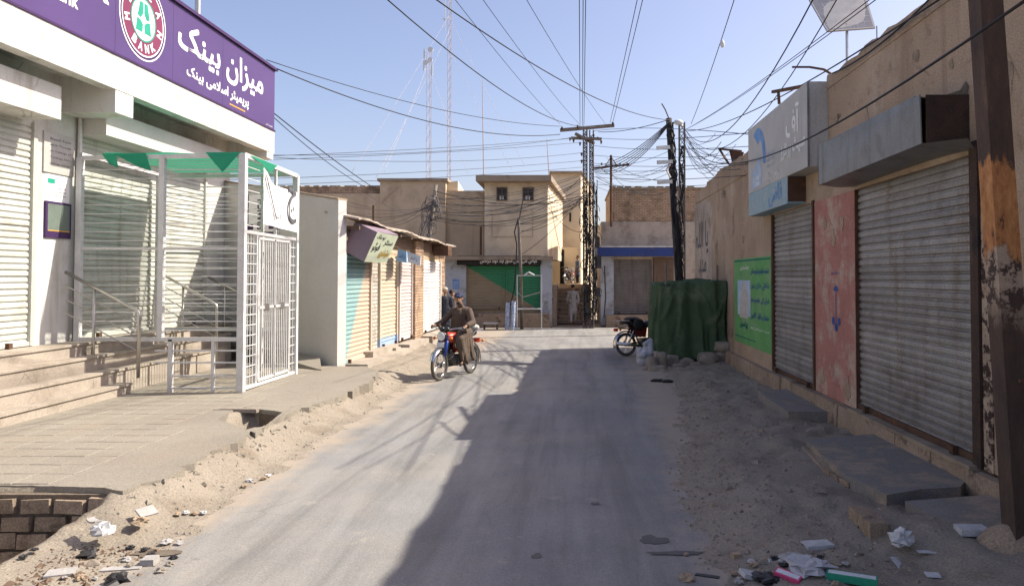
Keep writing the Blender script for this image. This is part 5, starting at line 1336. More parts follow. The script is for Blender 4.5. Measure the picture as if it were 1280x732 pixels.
def thin_mast(px0, py0, px1, py1, Y, r, lbl):
    b = MB(); a = atY(px0, py0, Y); c = atY(px1, py1, Y); b.tube([a, (a * .45 + c * .55), c], [r, r * .8, r * .45], 6); return tag(b.build('antenna_pole', MT['tower']), lbl, 'antenna')
thin_mast(605, 240, 603, 100, 90, .09, 'thin antenna pole with small cross pieces right of the tall mast')
thin_mast(686.5, 222, 683.5, 174, 33, .028, 'thin leaning rod on the roof of the beige house')
# ================================================================== cables
def curve3(a, c, sag, n=22):
    a = V(a); c = V(c); return [a + (c - a) * (k / n) - V((0, 0, sag * 4 * (k / n) * (1 - k / n))) for k in range(n + 1)]
def sag_for(a, c, via):   # via: picture point (px, py) the cable passes through
    best = None
    lo, hi = -1, 12
    for k in range(60):
        sg = lo + (hi - lo) * k / 59
        pts = curve3(a, c, sg); 
        d = min(((proj(p)[0] - via[0]) ** 2 + (proj(p)[1] - via[1]) ** 2) for p in pts if proj(p))
        if best is None or d < best[0]: best = (d, sg)
    return best[1]
RMT = RM.transposed()
def proj(p):
    q = RMT @ (V(p) - CAM)
    if q.z > -.05: return None
    return (CX + F * q.x / -q.z, PPY - F * q.y / -q.z)
ncab = 0
def cable(a, c, via=None, sag=.3, r=.011, mat='cable', label=None, group=None, n=22):
    if via: sag = sag_for(a, c, via)
    pts = curve3(a, c, sag, n); b = MB(); b.tube(pts, r * .84, 5)
    o = b.build('overhead_cable', MT[mat], smooth=True)
    tag(o, label or 'one of the thin overhead cables crossing between the poles and roofs', 'cable', group or 'overhead cables strung across the street'); return o
T1 = atY(703, 158, 28.85); T1b = atY(766, 153, 28.85); T1m = atY(727, 157, 28.85)
sgE = atX(333, 75, -6.9); T2 = atY(836, 150, 21.1); T3 = atY(853, 155, 25.9)
cable(atY(480, -4, 10), T1 + V((1.3, 0, .0)), via=(590, 85), r=.012, label='black cable sweeping from the top edge down to the middle of the power pole')
cable(atY(540, -4, 9), T2, via=(677, 85), r=.011, label='black cable sweeping from the top edge down to the black leaning pole')
cable(sgE, T1, via=(558, 137), r=.012, label='upper cable from the corner of the purple sign to the cross arm')
cable(atX(341, 84, -6.76), atY(700, 168, 28.9), via=(500, 143), r=.017, label='thicker sagging cable from the corner of the purple sign to the power pole')
cable(atX(338, 138, -6.78), atY(463, 232, 27), sag=.05, r=.016, label='cable dropping from the purple sign to the brick parapet')
cable(atX(338, 143, -6.78), atY(455, 233, 27.5), sag=.12, r=.012, label='thinner cable dropping beside the first to the brick parapet')
for dx in (-2, 1, 3): cable(T1m + V((dx * .03, 0, 0)), V(((713 - 716 + dx * 1.2) / 345 * 6, -6, 8.2)), sag=.15, r=.012, label='one of three close parallel cables rising from the pole top to the top edge', group='three parallel cables above the road')
cable(T1b, V((1.45, -2, 8.2)), sag=.1, r=.011, label='right cable of the pair rising from the right end of the cross arm'); cable(T1b - V((.1, 0, 0)), V((1.32, -2, 8.25)), sag=.1, r=.011, label='left cable of the pair rising from the right end of the cross arm')
cable(T3 + V((.3, 0, 0)), atY(919, -4, 14), via=(900, 58), r=.011, label='steep cable with a white insulator rising from the slim lattice pole')
b = MB(); b.ell(atY(903, 55, 15.0), (.05, .05, .08), nu=8, nv=6); tag(b.build('insulator', MT['white_board']), 'white insulator hanging on the steep cable', 'insulator')
# fans to the right
R_ends = [((1018, -4), 9.0, (985, 60), .012), ((1048, -4), 9, (985, 95), .010), ((1092, -4), 9, (1000, 62), .008), ((1100, -4), 8.5, (1010, 70), .008)]
for (e, Y_, via, r_), lb in zip(R_ends, ('thick black cable curving up left of the solar panel', 'thin cable passing up close to the left edge of the solar panel', 'upper thin cable crossing over the face of the solar panel', 'lower thin cable crossing over the face of the solar panel')): cable(T3 + V((.1, 0, -.2)), atY(*e, Y_), via=via, r=r_, label=lb)
cable(T3 + V((0, 0, -.25)), atX(1180, -4, 3.4), via=(1012, 100), r=.012, label='thick cable running from the slim pole up along the right parapet')
cable(atY(860, 183, 25), atX(1300, -12, 2.6), via=(1037, 148), r=.013, label='long cable crossing in front of the right wall and the rusty pole')
cable(atX(1040, 92, 3.45), atX(1180, -20, 3.45), via=(1097, 50), r=.012, label='drooping cable lying along the near right parapet')
# horizontals on the right between poles and wall
rnd = random.Random(31)
for k, (y0, y1, y2) in enumerate(((160, 162, 168), (168, 168, 166), (178, 179, 183), (190, 190, 192), (200, 200, 203), (208, 206, 205), (217, 218, 219), (226, 227, 228))):
    cable(atY(742, y0 + 4, 29), atY(936, y2, 14.5 + rnd.uniform(-.5, 4)), via=(850, (y1 + y0) / 2 + 4), r=.009, label='one of the level cables stretched from the lattice pole to the right wall', group='level cables over the far brick shop')
for k in range(16):
    cable(atY(855, 158 + rnd.uniform(0, 30), 25.9), atY(935 + rnd.uniform(-50, 4), 165 + rnd.uniform(0, 70), rnd.uniform(14, 19)), sag=rnd.uniform(.1, .7), r=rnd.choice((.007, .008, .010)), label='one of the thin cables fanning from the slim pole down to the right wall', group='cables fanning to the right wall')
for k in range(7):
    cable(atY(766 + rnd.uniform(-20, 0), 205 + rnd.uniform(-20, 20), 29.5), atY(842, 170 + rnd.uniform(0, 70), 21.3), sag=rnd.uniform(.1, .5), r=.008, label='one of the thin cables between the roof cross pole and the black pole', group='cables left of the black pole')
# thick bundle from the black pole down to the centre pole
for k in range(6): cable(atY(835 , 154 + k * .7, 21.1), atY(741 + k * .5, 208 + k * 1.5, 28.8), sag=.25 + .05 * k, r=.014, label='one of the thick black cables bundled from the black pole down to the centre pole', group='bundle of thick black cables')
cable(atY(748, 165, 29), atY(835, 150, 21.2), via=(792, 160), r=.014)
# leftwards from the centre pole
for (y0, y1, ym, xm) in ((170, 190, 194, 500), (172, 200, 187, 520), (178, 204, 190, 540), (191, 185, 200, 480), (201, 228, 215, 540), (209, 236, 224, 520)):
    cable(atY(727, y0, 28.9), atX(343, y1, -6.76) + V((-3.0, 0, 0)), via=(xm, ym), r=.0085, label='one of the thin cables running left from the centre pole behind the purple sign', group='cables running left behind the purple sign')
for x0_, x1_, lb in ((566, 700, 'leftmost'), (601, 724, 'middle'), (656, 757, 'rightmost')): cable(atY(x0_, -4, 12), atY(x1_, 155, 28.9), sag=.1, r=.007, label=lb + ' of the three straight hair thin cables slanting down to the cross arm')
for (a_, c_) in (((561, 20), (440, 215)), ((561, 40), (470, 222)), ((561, 20), (655, 205)), ((561, 60), (640, 212)), ((535, 80), (480, 215)), ((535, 80), (585, 216))):
    cable(atY(*a_, 134), atY(*c_, 110), sag=.3, r=.03, mat='tower', label='one of the faint guy wires holding the distant masts', group='guy wires of the distant masts')
# tangle across the beige houses
for k in range(17):
    ya = 205 + rnd.uniform(0, 45); yb = 245 + rnd.uniform(-8, 30); cable(atY(729 + rnd.uniform(-2, 8), ya, 28.8), atY(541 + rnd.uniform(-4, 3), yb, 25.9), sag=rnd.uniform(.2, .8), r=rnd.choice((.009, .011, .016)), mat=rnd.choice(('cable', 'cable', 'cable_grey')), label='one of the tangled cables sagging across the front of the beige house', group='tangled cables across the beige house')
for k in range(6):
    cable(atY(729, 215 + rnd.uniform(0, 40), 28.8), atY(649 + rnd.uniform(-1, 2), 270 + rnd.uniform(0, 25), 28.6), sag=rnd.uniform(.05, .4), r=.011, label='one of the cables between the lattice pole and the thin grey pole', group='cables to the thin grey pole')
for k in range(7):
    cable(atY(541, 250 + rnd.uniform(-5, 25), 25.9), atY(rnd.uniform(380, 470), rnd.uniform(235, 290), rnd.uniform(24, 30)), sag=rnd.uniform(.1, .6), r=.009, mat=rnd.choice(('cable', 'cable_grey')), label='one of the cables spreading left from the leaning pole over the brown house', group='cables left of the leaning pole')
for k in range(5):
    cable(atY(745, 215 + rnd.uniform(0, 20), 28.9), atY(790 + rnd.uniform(0, 40), 225 + rnd.uniform(0, 20), 30.5), sag=rnd.uniform(.05, .3), r=.009, label='one of the short cables from the lattice pole to the brick storey', group='cables to the brick storey')
for (a_, c_, v_) in (((684, 230), (705, 330), (696, 290)), ((686, 260), (728, 290), (704, 282)), ((640, 325), (729, 245), (690, 290))):
    cable(atY(*a_, 30.2), atY(*c_, 29.2), sag=.25, r=.012, label='one of the loose cables drooping at the corner of the beige house', group='loose cables at the house corner')
# ================================================================== rack and tubes by the thin pole
rk = thing('metal_rack', 'bare metal display rack with three shelves before the green shutter', 'rack', (fx(660, 28.3), 28.3, 0))
ry0, ry1 = 28.1, 28.6
for x in (646.5, 677):
    for y in (ry0, ry1):
        b = MB(); b.bar((fx(x, y), y, 0), (fx(x, y), y, fz(344, y)), .035); b.build('leg', MT['metal_white'], rk)
for pz in (344, 386):
    b = MB(); b.box(fx(646.5, ry0), fx(677, ry0), ry0, ry1, fz(pz, ry0) - .02, fz(pz, ry0) + .01); b.build('shelf', MT['metal_white'], rk)
b = MB(); zt = fz(365, ry0); xa2, xc2 = fx(646, ry0), fx(678, ry0); xm2 = fx(654, ry0)
b.add([(xa2, ry0, zt + .03), (xm2, ry0, zt - .16), (xc2, ry0, zt + .04), (xc2, ry0, zt - .0), (xm2, ry0, zt - .2), (xa2, ry0, zt - .0)], [(0, 1, 4, 5), (1, 2, 3, 4)]); b.build('cloth_strip', MT['palecloth'], rk)
b = MB(); b.tube([(fx(655, ry0), ry0, fz(344, ry0)), (fx(661, ry0), ry0, fz(340, ry0)), (fx(668, ry0), ry0, fz(343.5, ry0))], .03, 5); b.build('curved_top', MT['metal_white'], rk)
for k, (px, t_, z_) in enumerate(((634, 378, 407), (641, 376, 401))):
    b = MB(); c0_ = V((fx(px, 28.0), 28.0, .004)); c1_ = atY(px + .8, t_, 28.0); b.tube([c0_, c1_], .085, 12); o = b.build('striped_tube', MT['blue_white']); tag(o, ('taller' if k else 'nearer') + ' blue and white striped tube beside the metal rack', 'tube')
b = MB(); b.box(fx(604, 28), fx(622, 28), 28, 28.35, .22, .27); 
bn_ = thing('low_bench', 'low pale bench on the ground before the green shutter', 'bench', (fx(613, 28), 28.1, 0)); b.build('seat', MT['grey_wall'], bn_)
for x in (605, 621): b = MB(); b.box(fx(x, 28) - .02, fx(x, 28) + .02, 28.02, 28.33, 0, .22); b.build('leg', MT['wood'], bn_)
# ================================================================== green covered stall
stl = thing('covered_stall', 'market stall completely wrapped in dark green tarpaulin by the right wall', 'stall', (2.65, 17.9, 0))
sx0, sx1, sy0, sy1, sz = 1.97, 3.43, 17.05, 18.9, 1.93
b = MB(); per = []
nseg = 40
def rr(t):   # rounded rectangle perimeter point
    P_ = [(sx0, sy1), (sx0, sy0), (sx1, sy0), (sx1, sy1)]
    ls = [(P_[(i + 1) % 4][0] - P_[i][0], P_[(i + 1) % 4][1] - P_[i][1]) for i in range(4)]; L_ = [math.hypot(*l) for l in ls]; s_ = t * sum(L_)
    for i in range(4):
        if s_ <= L_[i] or i == 3: return V((P_[i][0] + ls[i][0] * s_ / L_[i], P_[i][1] + ls[i][1] * s_ / L_[i], 0)), i
        s_ -= L_[i]
N = 240; H_ = 48
ctr = V(((sx0 + sx1) / 2, (sy0 + sy1) / 2, 0))
for j in range(H_ + 1):
    v_ = j / H_; 
    for i in range(N):
        p, side = rr(i / N); out_ = (p - ctr).normalized()
        u_ = i / N * 30
        s_ = i / N * 6.75; wl = abs((s_ % 1.7) / 1.7 - .5) * 2
        rdg = lambda fx_, fz_, o_: max(0, 1 - 4.5 * abs(n3(s_ * fx_ + o_ + (1 - v_) * .5, v_ * fz_ + o_, 1.0, o_)))
        fold = .035 * math.sin(s_ * 11 + 3 * n3(s_, v_ * .7, 1.2, 3)) * (1 - v_ * .55) + .02 * math.sin(s_ * 23 + 4 * n3(s_, v_, 1.0, 9)) * (1 - v_ * .3)
        diag = .075 * rdg(1.5, .8, 17) + .055 * rdg(2.6, 1.5, 41); rg = .05 * rdg(4.2, 1.1, 61) * (1 - v_ * .3) + .10 * (1 - v_) ** 3
        sgz = .07 * math.sin(math.pi * ((i / N * 4) % 1)) + .03 * abs(math.sin(s_ * 5))
        zt = sz - sgz + (.04 if side == 0 else 0) - (.12 if p.x < sx0 + .25 else 0)
        z = zt * v_ ** 1.0 + (.13 if side == 1 else .05) * (1 - v_) + .05 * math.sin(u_ * 1.3) * (1 - v_)
        b.v.append(p + out_ * (fold + diag + rg - .04 * v_ + .02) + V((0, 0, z)))
for j in range(H_):
    for i in range(N):
        i2 = (i + 1) % N; b.f.append((j * N + i, j * N + i2, (j + 1) * N + i2, (j + 1) * N + i))
top = len(b.v)
for rr_ in range(1, 6):
    f = 1 - rr_ / 6
    for i in range(N):
        p = b.v[H_ * N + i]; q = V((ctr.x + (p.x - ctr.x) * f, ctr.y + (p.y - ctr.y) * f, p.z + (.03 * n3(p.x * f * 2, p.y * f * 2, 2)) + .03 * (1 - f))); b.v.append(q)
for rr_ in range(5):
    o0_ = H_ * N + rr_ * N
    for i in range(N):
        i2 = (i + 1) % N; b.f.append((o0_ + i, o0_ + i2, o0_ + N + i2, o0_ + N + i))
b.v.append(V((ctr.x, ctr.y, sz))); b.f += [(len(b.v) - 1 - N + i, len(b.v) - 1 - N + (i + 1) % N, len(b.v) - 1) for i in range(N)]
b.build('tarpaulin', MT['tarp'], stl, smooth=True)
b = MB(); 
for (x, y, z) in ((fx(832, 17.2), 17.22, 2.32), (3.3, 17.25, 2.25)): b.tube([(x, y, .1), (x + .01, y, z)], .028, 7)
b.build('post', MT['pole_wood'], stl)
# stones round it
def rock(px, py, w_px, h_px, Y, lbl, mat='stone', seed=0, name='stone', cat='stone', group=None, dp=.8):
    c = atY(px, py, Y); s_ = Y / F; rx, rz = w_px / 2 * s_ * 1.28, h_px / 2 * s_ * 1.28; rnd = random.Random(seed)
    b = MB(); b.ell((0, 0, 0), 1.0, nu=14, nv=9)
    sh = V((rnd.uniform(0, 50), rnd.uniform(0, 50), 0))
    for p in b.v:
        q = p.copy(); n = 1 + .28 * noise.noise(q * 1.3 + sh) + .10 * noise.noise(q * 3.5 + sh)
        for ax in range(3):
            if abs(q[ax]) > .62: q[ax] = math.copysign(.62 + (abs(q[ax]) - .62) * .45, q[ax])
        p.x, p.y, p.z = q.x * n * rx * 1.22, q.y * n * (rx + rz) / 2 * dp * 1.2, q.z * n * rz * 1.22
    for p in b.v: p += c
    o = b.build(name, MT[mat], smooth=True); tag(o, lbl, cat, group); return o
for i, (px, py, w_, h_, Y_, lb) in enumerate(((906.5, 434, 23, 11, 16.9, 'flat rounded stone topmost of the stack at the right tarpaulin corner'), (904, 444.5, 21, 9, 16.9, 'middle flat stone of the stack at the right tarpaulin corner'),
        (903, 454, 20, 8, 16.9, 'lowest flat stone of the stack at the right tarpaulin corner'), (885, 452, 22, 19, 16.8, 'largest angular stone against the tarpaulin hem'), (870, 457, 12, 9, 16.6, 'small stone leaning against the largest angular stone'),
        (857, 454, 16, 11, 16.8, 'squarish stone in the middle of the tarpaulin hem'), (840, 453.5, 14, 16, 16.8, 'pale upright stone left of the tarpaulin middle'),
        (825, 452, 14, 20, 16.5, 'tall leaning stone at the left tarpaulin corner'), (814, 456, 13, 17, 16.4, 'knobbly stone between the sacks and the tall leaning stone'), (821, 464, 20, 13, 16.0, 'broad low stone nearest the road at the tarpaulin corner'),
        (810, 465, 13, 11, 16.1, 'small low stone at the road edge below the sacks'))):
    rock(px, py, w_, h_, Y_, lb, seed=i)
for i, (px, py, w_, h_, Y_, lb) in enumerate(((848, 460, 13, 9, 16.3, 'small stone in front of the squarish stone'), (893, 459, 12, 7, 16.4, 'small flat stone in front of the stack'), (830, 466, 12, 8, 15.9, 'small round stone at the front of the stone row'), (876, 463, 9, 6, 16.0, 'smallest pebble like stone before the angular stone'))):
    rock(px, py, w_, h_, Y_, lb, seed=40 + i)
# pale sacks
sackb_ = None
def sackb(lbl, prims, mat='sack'):
    o = blob('cloth_sack', prims, .02, MT[mat], None, 4); return tag(o, lbl, 'sack')
g_ = lambda px, py, Y: atY(px, py, Y)
sackb('tall pale cloth sack slumped against the left side of the tarpaulin', [('c', g_(809, 452, 17.0), g_(810, 433, 17.1), .17, .12), ('c', g_(804, 451, 16.9), g_(807, 440, 17.0), .13, .11), ('c', g_(812, 440, 17), g_(813, 426, 17.1), .11, .07), ('e', g_(803, 444, 16.85), (.11, .1, .07)), ('c', g_(806, 430, 17.0), g_(813, 424, 17.1), .06, .04)])
sackb('lower pale blue cloth sack standing in front of the parked motorcycle', [('c', g_(801, 456, 17.2), g_(800, 438, 17.2), .11, .09), ('c', g_(803, 458, 17.0), g_(806, 448, 17.0), .10, .1)])
b = MB(); b.ell(atZ(822, 475, .03), (.14, .06, .03), nu=10, nv=6); b.ell(atZ(834, 476, .03), (.12, .07, .03), nu=10, nv=6); tag(b.build('dark_rag', MT['litter_dark'], smooth=True, jitter=.01), 'pair of dark rags on the road edge below the stones', 'rag')
# ================================================================== motorcycles
def make_bike(label, body, side, forkc):
    t = thing('motorcycle', label, 'motorcycle')
    def B(b, nm, m_, par=t, **k): return b.build(nm, MT[m_], par, **k)
    def wheel(x, r=.29):
        w_ = MB(); w_.tube([(x, -.04, r), (x, .04, r)], .045, 12); hub = B(w_, 'wheel', 'engine', smooth=True)
        q = MB(); q.torus((x, 0, r), (0, 1, 0), r - .03, .032, 40, 10); B(q, 'tyre', 'tyre', hub, smooth=True)
        q = MB(); q.torus((x, 0, r), (0, 1, 0), r - .066, .014, 40, 6); B(q, 'rim', 'chrome', hub, smooth=True)
        q = MB()
        for k in range(28):
            a = 2 * math.pi * k / 28; s_ = .03 if k % 2 else -.03
            q.tube([(x + .04 * math.cos(a + .4), s_, r + .04 * math.sin(a + .4)), (x + (r - .07) * math.cos(a), 0, r + (r - .07) * math.sin(a))], .0028, 4)
        B(q, 'spokes', 'chrome', hub, kind='stuff')
        return hub
    wheel(.62); wheel(-.60)
    for s in (-1, 1):
        b = MB(); b.tube([(.62, s * .075, .29), (.52, s * .085, .62)], .020, 8); b.tube([(.62, s * .075, .27), (.60, s * .075, .36)], .028, 8); B(b, 'fork_leg', 'chrome', smooth=True)
        b = MB(); b.tube([(.565, s * .08, .46), (.45, s * .085, .84)], .034, 10); B(b, 'fork_cover', forkc, smooth=True)
        b = MB(); b.tube([(-.60, s * .12, .30), (-.42, s * .13, .66)], .030, 8); B(b, 'shock_absorber', 'chrome', smooth=True)
        b = MB(); b.tube([(.02, s * .06, .26), (.05, s * .24, .25)], .016, 6); B(b, 'foot_peg', 'bike_black')
        b = MB(); b.ell((.50, s * .19, .80), (.035, .03, .03), nu=10, nv=6); b.tube([(.48, s * .07, .80), (.5, s * .17, .80)], .01, 5); B(b, 'front_indicator', 'orange_lens', smooth=True)
        b = MB(); b.ell((-.83, s * .16, .66), (.035, .03, .03), nu=10, nv=6); b.tube([(-.8, s * .04, .66), (-.83, s * .14, .66)], .009, 5); B(b, 'rear_indicator', 'orange_lens', smooth=True)
    def guard(x, r, a0, a1, wd, nm, m_, c=.29):
        b = MB(); n = 14
        for k in range(n + 1):
            a = math.radians(a0 + (a1 - a0) * k / n)
            for (yy, rr_) in ((-wd, r - .03), (-wd * .6, r), (wd * .6, r), (wd, r - .03)): b.v.append(V((x + rr_ * math.cos(a), yy, c + rr_ * math.sin(a))))
        for k in range(n):
            for q in range(3): b.f.append((4 * k + q, 4 * k + q + 1, 4 * k + 5 + q, 4 * k + 4 + q))
        return B(b, nm, m_, smooth=True)
    guard(.62, .335, 20, 150, .06, 'front_mudguard', 'chrome'); guard(-.60, .345, 30, 195, .07, 'rear_mudguard', 'chrome')
    b = MB(); b.tube([(.43, 0, .86), (.30, 0, .70), (.28, 0, .42), (.22, 0, .25), (-.2, 0, .25), (-.28, 0, .40), (-.3, 0, .62)], .022, 8); b.tube([(.42, 0, .80), (-.3, 0, .66), (-.80, 0, .70)], .02, 8)
    b.tube([(-.25, .07, .33), (-.60, .08, .29)], .018, 6); b.tube([(-.25, -.07, .33), (-.60, -.08, .29)], .018, 6); B(b, 'frame', 'bike_black', smooth=True)
    b = MB(); 
    secs = [(.44, .05, .05, .80), (.38, .10, .085, .80), (.26, .135, .105, .80), (.1, .135, .10, .79), (-.04, .11, .08, .775), (-.10, .07, .05, .765)]
    for (x, ry, rz, zc_) in secs:
        for k in range(14):
            a = 2 * math.pi * k / 14; cy, cz = math.cos(a), math.sin(a); b.v.append(V((x, ry * math.copysign(abs(cy) ** .7, cy), zc_ + rz * math.copysign(abs(cz) ** .8, cz))))
    for j in range(len(secs) - 1):
        for k in range(14): b.f.append((j * 14 + k, j * 14 + (k + 1) % 14, (j + 1) * 14 + (k + 1) % 14, (j + 1) * 14 + k))
    b.f += [tuple(range(14))[::-1], tuple(5 * 14 + k for k in range(14))]
    tk = B(b, 'fuel_tank', body, smooth=True)
    for s in (-1, 1):
        q = MB(); q.add([(.34, s * .128, .80), (.0, s * .133, .82), (-.02, s * .125, .775), (.3, s * .132, .755)], [(0, 1, 2, 3)]); 
        for p in q.v: p.y += s * .006
        B(q, 'tank_stripe', 'bike_blue' if body == 'bike_red' else 'chrome', tk)
    b = MB(); 
    secs = [(-.08, .10, .79), (-.25, .125, .80), (-.5, .13, .82), (-.68, .10, .84), (-.74, .06, .83)]
    for (x, ry, z) in secs:
        for (cy, cz) in ((-1, -.04), (-1, .02), (-.7, .045), (0, .05), (.7, .045), (1, .02), (1, -.04)): b.v.append(V((x, ry * cy, z + cz)))
    for j in range(4):
        for k in range(7): b.f.append((7 * j + k, 7 * j + (k + 1) % 7, 7 * j + 7 + (k + 1) % 7, 7 * j + 7 + k))
    b.f += [tuple(range(7)), tuple(28 + k for k in range(7))]; B(b, 'seat', 'bike_black', smooth=True)
    for s in (-1, 1):
        b = MB(); b.hexa([(-.1, s * .10, .45), (-.38, s * .10, .50), (-.38, s * .13, .50), (-.1, s * .13, .45), (-.05, s * .10, .70), (-.40, s * .10, .72), (-.40, s * .13, .72), (-.05, s * .13, .70)]); B(b, 'side_cover', side)
    b = MB(); b.tube([(.12, 0, .36), (.30, 0, .46)], [.10, .085], 12); b.tube([(.27, 0, .445), (.29, 0, .46)], .11, 12); b.tube([(.22, 0, .41), (.235, 0, .42)], .115, 12); b.tube([(.17, 0, .385), (.185, 0, .395)], .115, 12)
    b.box(-.2, .16, -.10, .10, .24, .44); b.tube([(.0, -.13, .33), (.0, .13, .33)], .095, 14); b.tube([(-.14, -.12, .34), (-.14, .12, .34)], .07, 12); B(b, 'engine', 'engine')
    b = MB(); b.tube([(.32, -.05, .42), (.36, -.10, .30), (.2, -.13, .21), (-.2, -.15, .22), (-.3, -.16, .25), (-.95, -.17, .33)], [.02, .02, .02, .024, .042, .045], 10); B(b, 'exhaust', 'chrome', smooth=True)
    b = MB(); b.tube([(.30, -.36, .98), (.36, -.30, 1.0), (.43, -.12, .97), (.44, 0, .93), (.43, .12, .97), (.36, .30, 1.0), (.30, .36, .98)], .012, 8); hb_ = B(b, 'handlebar', 'chrome', smooth=True)
    for s in (-1, 1):
        b = MB(); b.tube([(.36, s * .28, 1.0), (.28, s * .39, .975)], .019, 8); B(b, 'grip', 'bike_black', hb_, smooth=True)
        b = MB(); b.tube([(.42, s * .26, .99), (.38, s * .38, .97)], .006, 5); B(b, 'lever', 'chrome', hb_)
    b = MB(); b.tube([(.40, 0, .84), (.46, 0, .84), (.54, 0, .84), (.565, 0, .84)], [.05, .095, .10, .09], 16); hl = B(b, 'headlight', 'bike_black', smooth=True)
    b = MB(); b.ell((.565, 0, .84), (.025, .085, .085), nu=16, nv=8); B(b, 'lens', 'glass_pale', hl, smooth=True)
    b = MB(); b.box(.575, .59, -.075, .075, .63, .73); B(b, 'number_plate', 'white_board')
    b = MB(); b.tube([(.42, -.05, .95), (.47, -.05, .99)], .05, 12); b.tube([(.42, .06, .95), (.47, .06, .99)], .05, 12); B(b, 'instruments', 'bike_black', smooth=True)
    b = MB(); b.box(-.90, -.84, -.06, .06, .62, .70); b.ell((-.895, 0, .66), (.03, .06, .04), nu=10, nv=6); B(b, 'tail_light', 'red_lens')
    b = MB(); 
    for s in (-1, 1): b.tube([(-.45, s * .12, .78), (-.55, s * .14, .88), (-.9, s * .13, .88)], .009, 6)
    for x in (-.6, -.7, -.8, -.9): b.tube([(x, -.135, .88), (x, .135, .88)], .007, 6)
    B(b, 'rear_carrier', 'chrome')
    b = MB(); b.tube([(.03, .13, .24), (-.02, .2, .02)], .012, 6); B(b, 'side_stand', 'bike_black')
    return t
bike = make_bike('red and blue motorcycle ridden up the middle of the sunny road', 'bike_red', 'bike_red', 'bike_blue')
fw, rw = atZ(549, 476, .0), V((-2.10, 15.58, 0))
ang = math.atan2(fw.y - rw.y, fw.x - rw.x)
mid = (fw + rw) / 2; mid.z = .004
bpy.data.objects.remove([o for o in bike.children if o.name.startswith('side_stand')][0])
bike.location = mid; bike.rotation_euler = (0, 0, ang)
bike2 = make_bike('dark motorcycle parked with its tail to the road beside the green stall', 'bike_black', 'bike_maroon', 'bike_black')
p_ = atZ(783, 445, 0); h2 = math.radians(24); bike2.rotation_euler = (math.radians(-4), 0, h2)
bike2.location = V((p_.x + .60 * math.cos(h2), p_.y + .60 * math.sin(h2), .004))
b = MB(); 
cb_ = blob('saddle_bag', [('e', (-.42, 0, .92), (.22, .16, .06)), ('e', (-.3, .15, .78), (.16, .05, .15)), ('e', (-.3, -.15, .78), (.16, .05, .15))], .015, MT['litter_dark'], bike2)
# ================================================================== people
def person(label, loc, rz, prims, clothes, hair, scale=1.0, voxel=.011, extra=None):
    t = thing('person', label, 'person', (0, 0, 0))
    blob('body', prims, voxel, MT['skin'], t, 2)
    for (nm, pr, m_) in clothes: blob(nm, pr, voxel + .002, MT[m_], t, 4)
    for (nm, pr, m_) in hair: blob(nm, pr, .008, MT[m_], t, 1)
    if extra: extra(t)
    t.location = loc; t.rotation_euler = (0, 0, rz); t.scale = (scale,) * 3
    return t
def head(c, f):   # c centre, f facing direction (unit); returns volumes of head, face, ears
    c = V(c); f = V(f).normalized(); u = V((0, 0, 1)); s = f.cross(u).normalized()
    return [('e', c + V((0, 0, .02)) - f * .01, (.082, .082, .10)), ('e', c + f * .025 - u * .04, (.06, .06, .075)), ('e', c + f * .055 - u * .09, (.03, .03, .025)),
            ('c', c + f * .085 + u * .01, c + f * .108 - u * .03, .008, .014), ('e', c + s * .085 - u * .01, (.014, .014, .03)), ('e', c - s * .085 - u * .01, (.014, .014, .03)),
            ('c', c + f * .075 + s * .02 - u * .062, c + f * .075 - s * .02 - u * .062, .009, .009), ('c', c + f * .07 + s * .045 + u * .028, c + f * .08 + s * .015 + u * .03, .008, .008), ('c', c + f * .07 - s * .045 + u * .028, c + f * .08 - s * .015 + u * .03, .008, .008)]
def hand(w, d, side, grip=None, curl=.5):   # wrist w, direction d along palm, side = thumb direction
    w = V(w); d = V(d).normalized(); s = V(side).normalized(); n = d.cross(s).normalized()
    P = [('c', w, w + d * .035, .026, .030), ('c', w + d * .03 + s * .018, w + d * .085 + s * .026, .017, .016), ('c', w + d * .03 - s * .012, w + d * .083 - s * .02, .017, .015)]
    for k, (o_, l) in enumerate(((.031, .070), (.011, .080), (-.010, .074), (-.030, .058))):
        k0 = w + d * .085 + s * o_
        k1 = k0 + (d * math.cos(curl) + n * math.sin(curl)) * l * .45
        k2 = k1 + (d * math.cos(curl * 2.2) + n * math.sin(curl * 2.2)) * l * .32
        k3 = k2 + (d * math.cos(curl * 3.1) + n * math.sin(curl * 3.1)) * l * .25
        P += [('c', k0, k1, .0095, .009), ('c', k1, k2, .009, .0085), ('c', k2, k3, .0085, .0075)]
    t0 = w + d * .03 + s * .028; t1 = t0 + (d * .6 + s * .6 + n * .4).normalized() * .035; t2 = t1 + (d * .8 + n * .5).normalized() * .03
    return P + [('c', t0, t1, .013, .010), ('c', t1, t2, .010, .009)]
def eyes(c, f, par):
    c = V(c); f = V(f).normalized(); s = f.cross(V((0, 0, 1))).normalized()
    for k in (-1, 1):
        b = MB(); b.ell(c + f * .078 + s * k * .03 + V((0, 0, .012)), (.010, .012, .007), nu=8, nv=6); b.build('eye', MT['hair'], par)
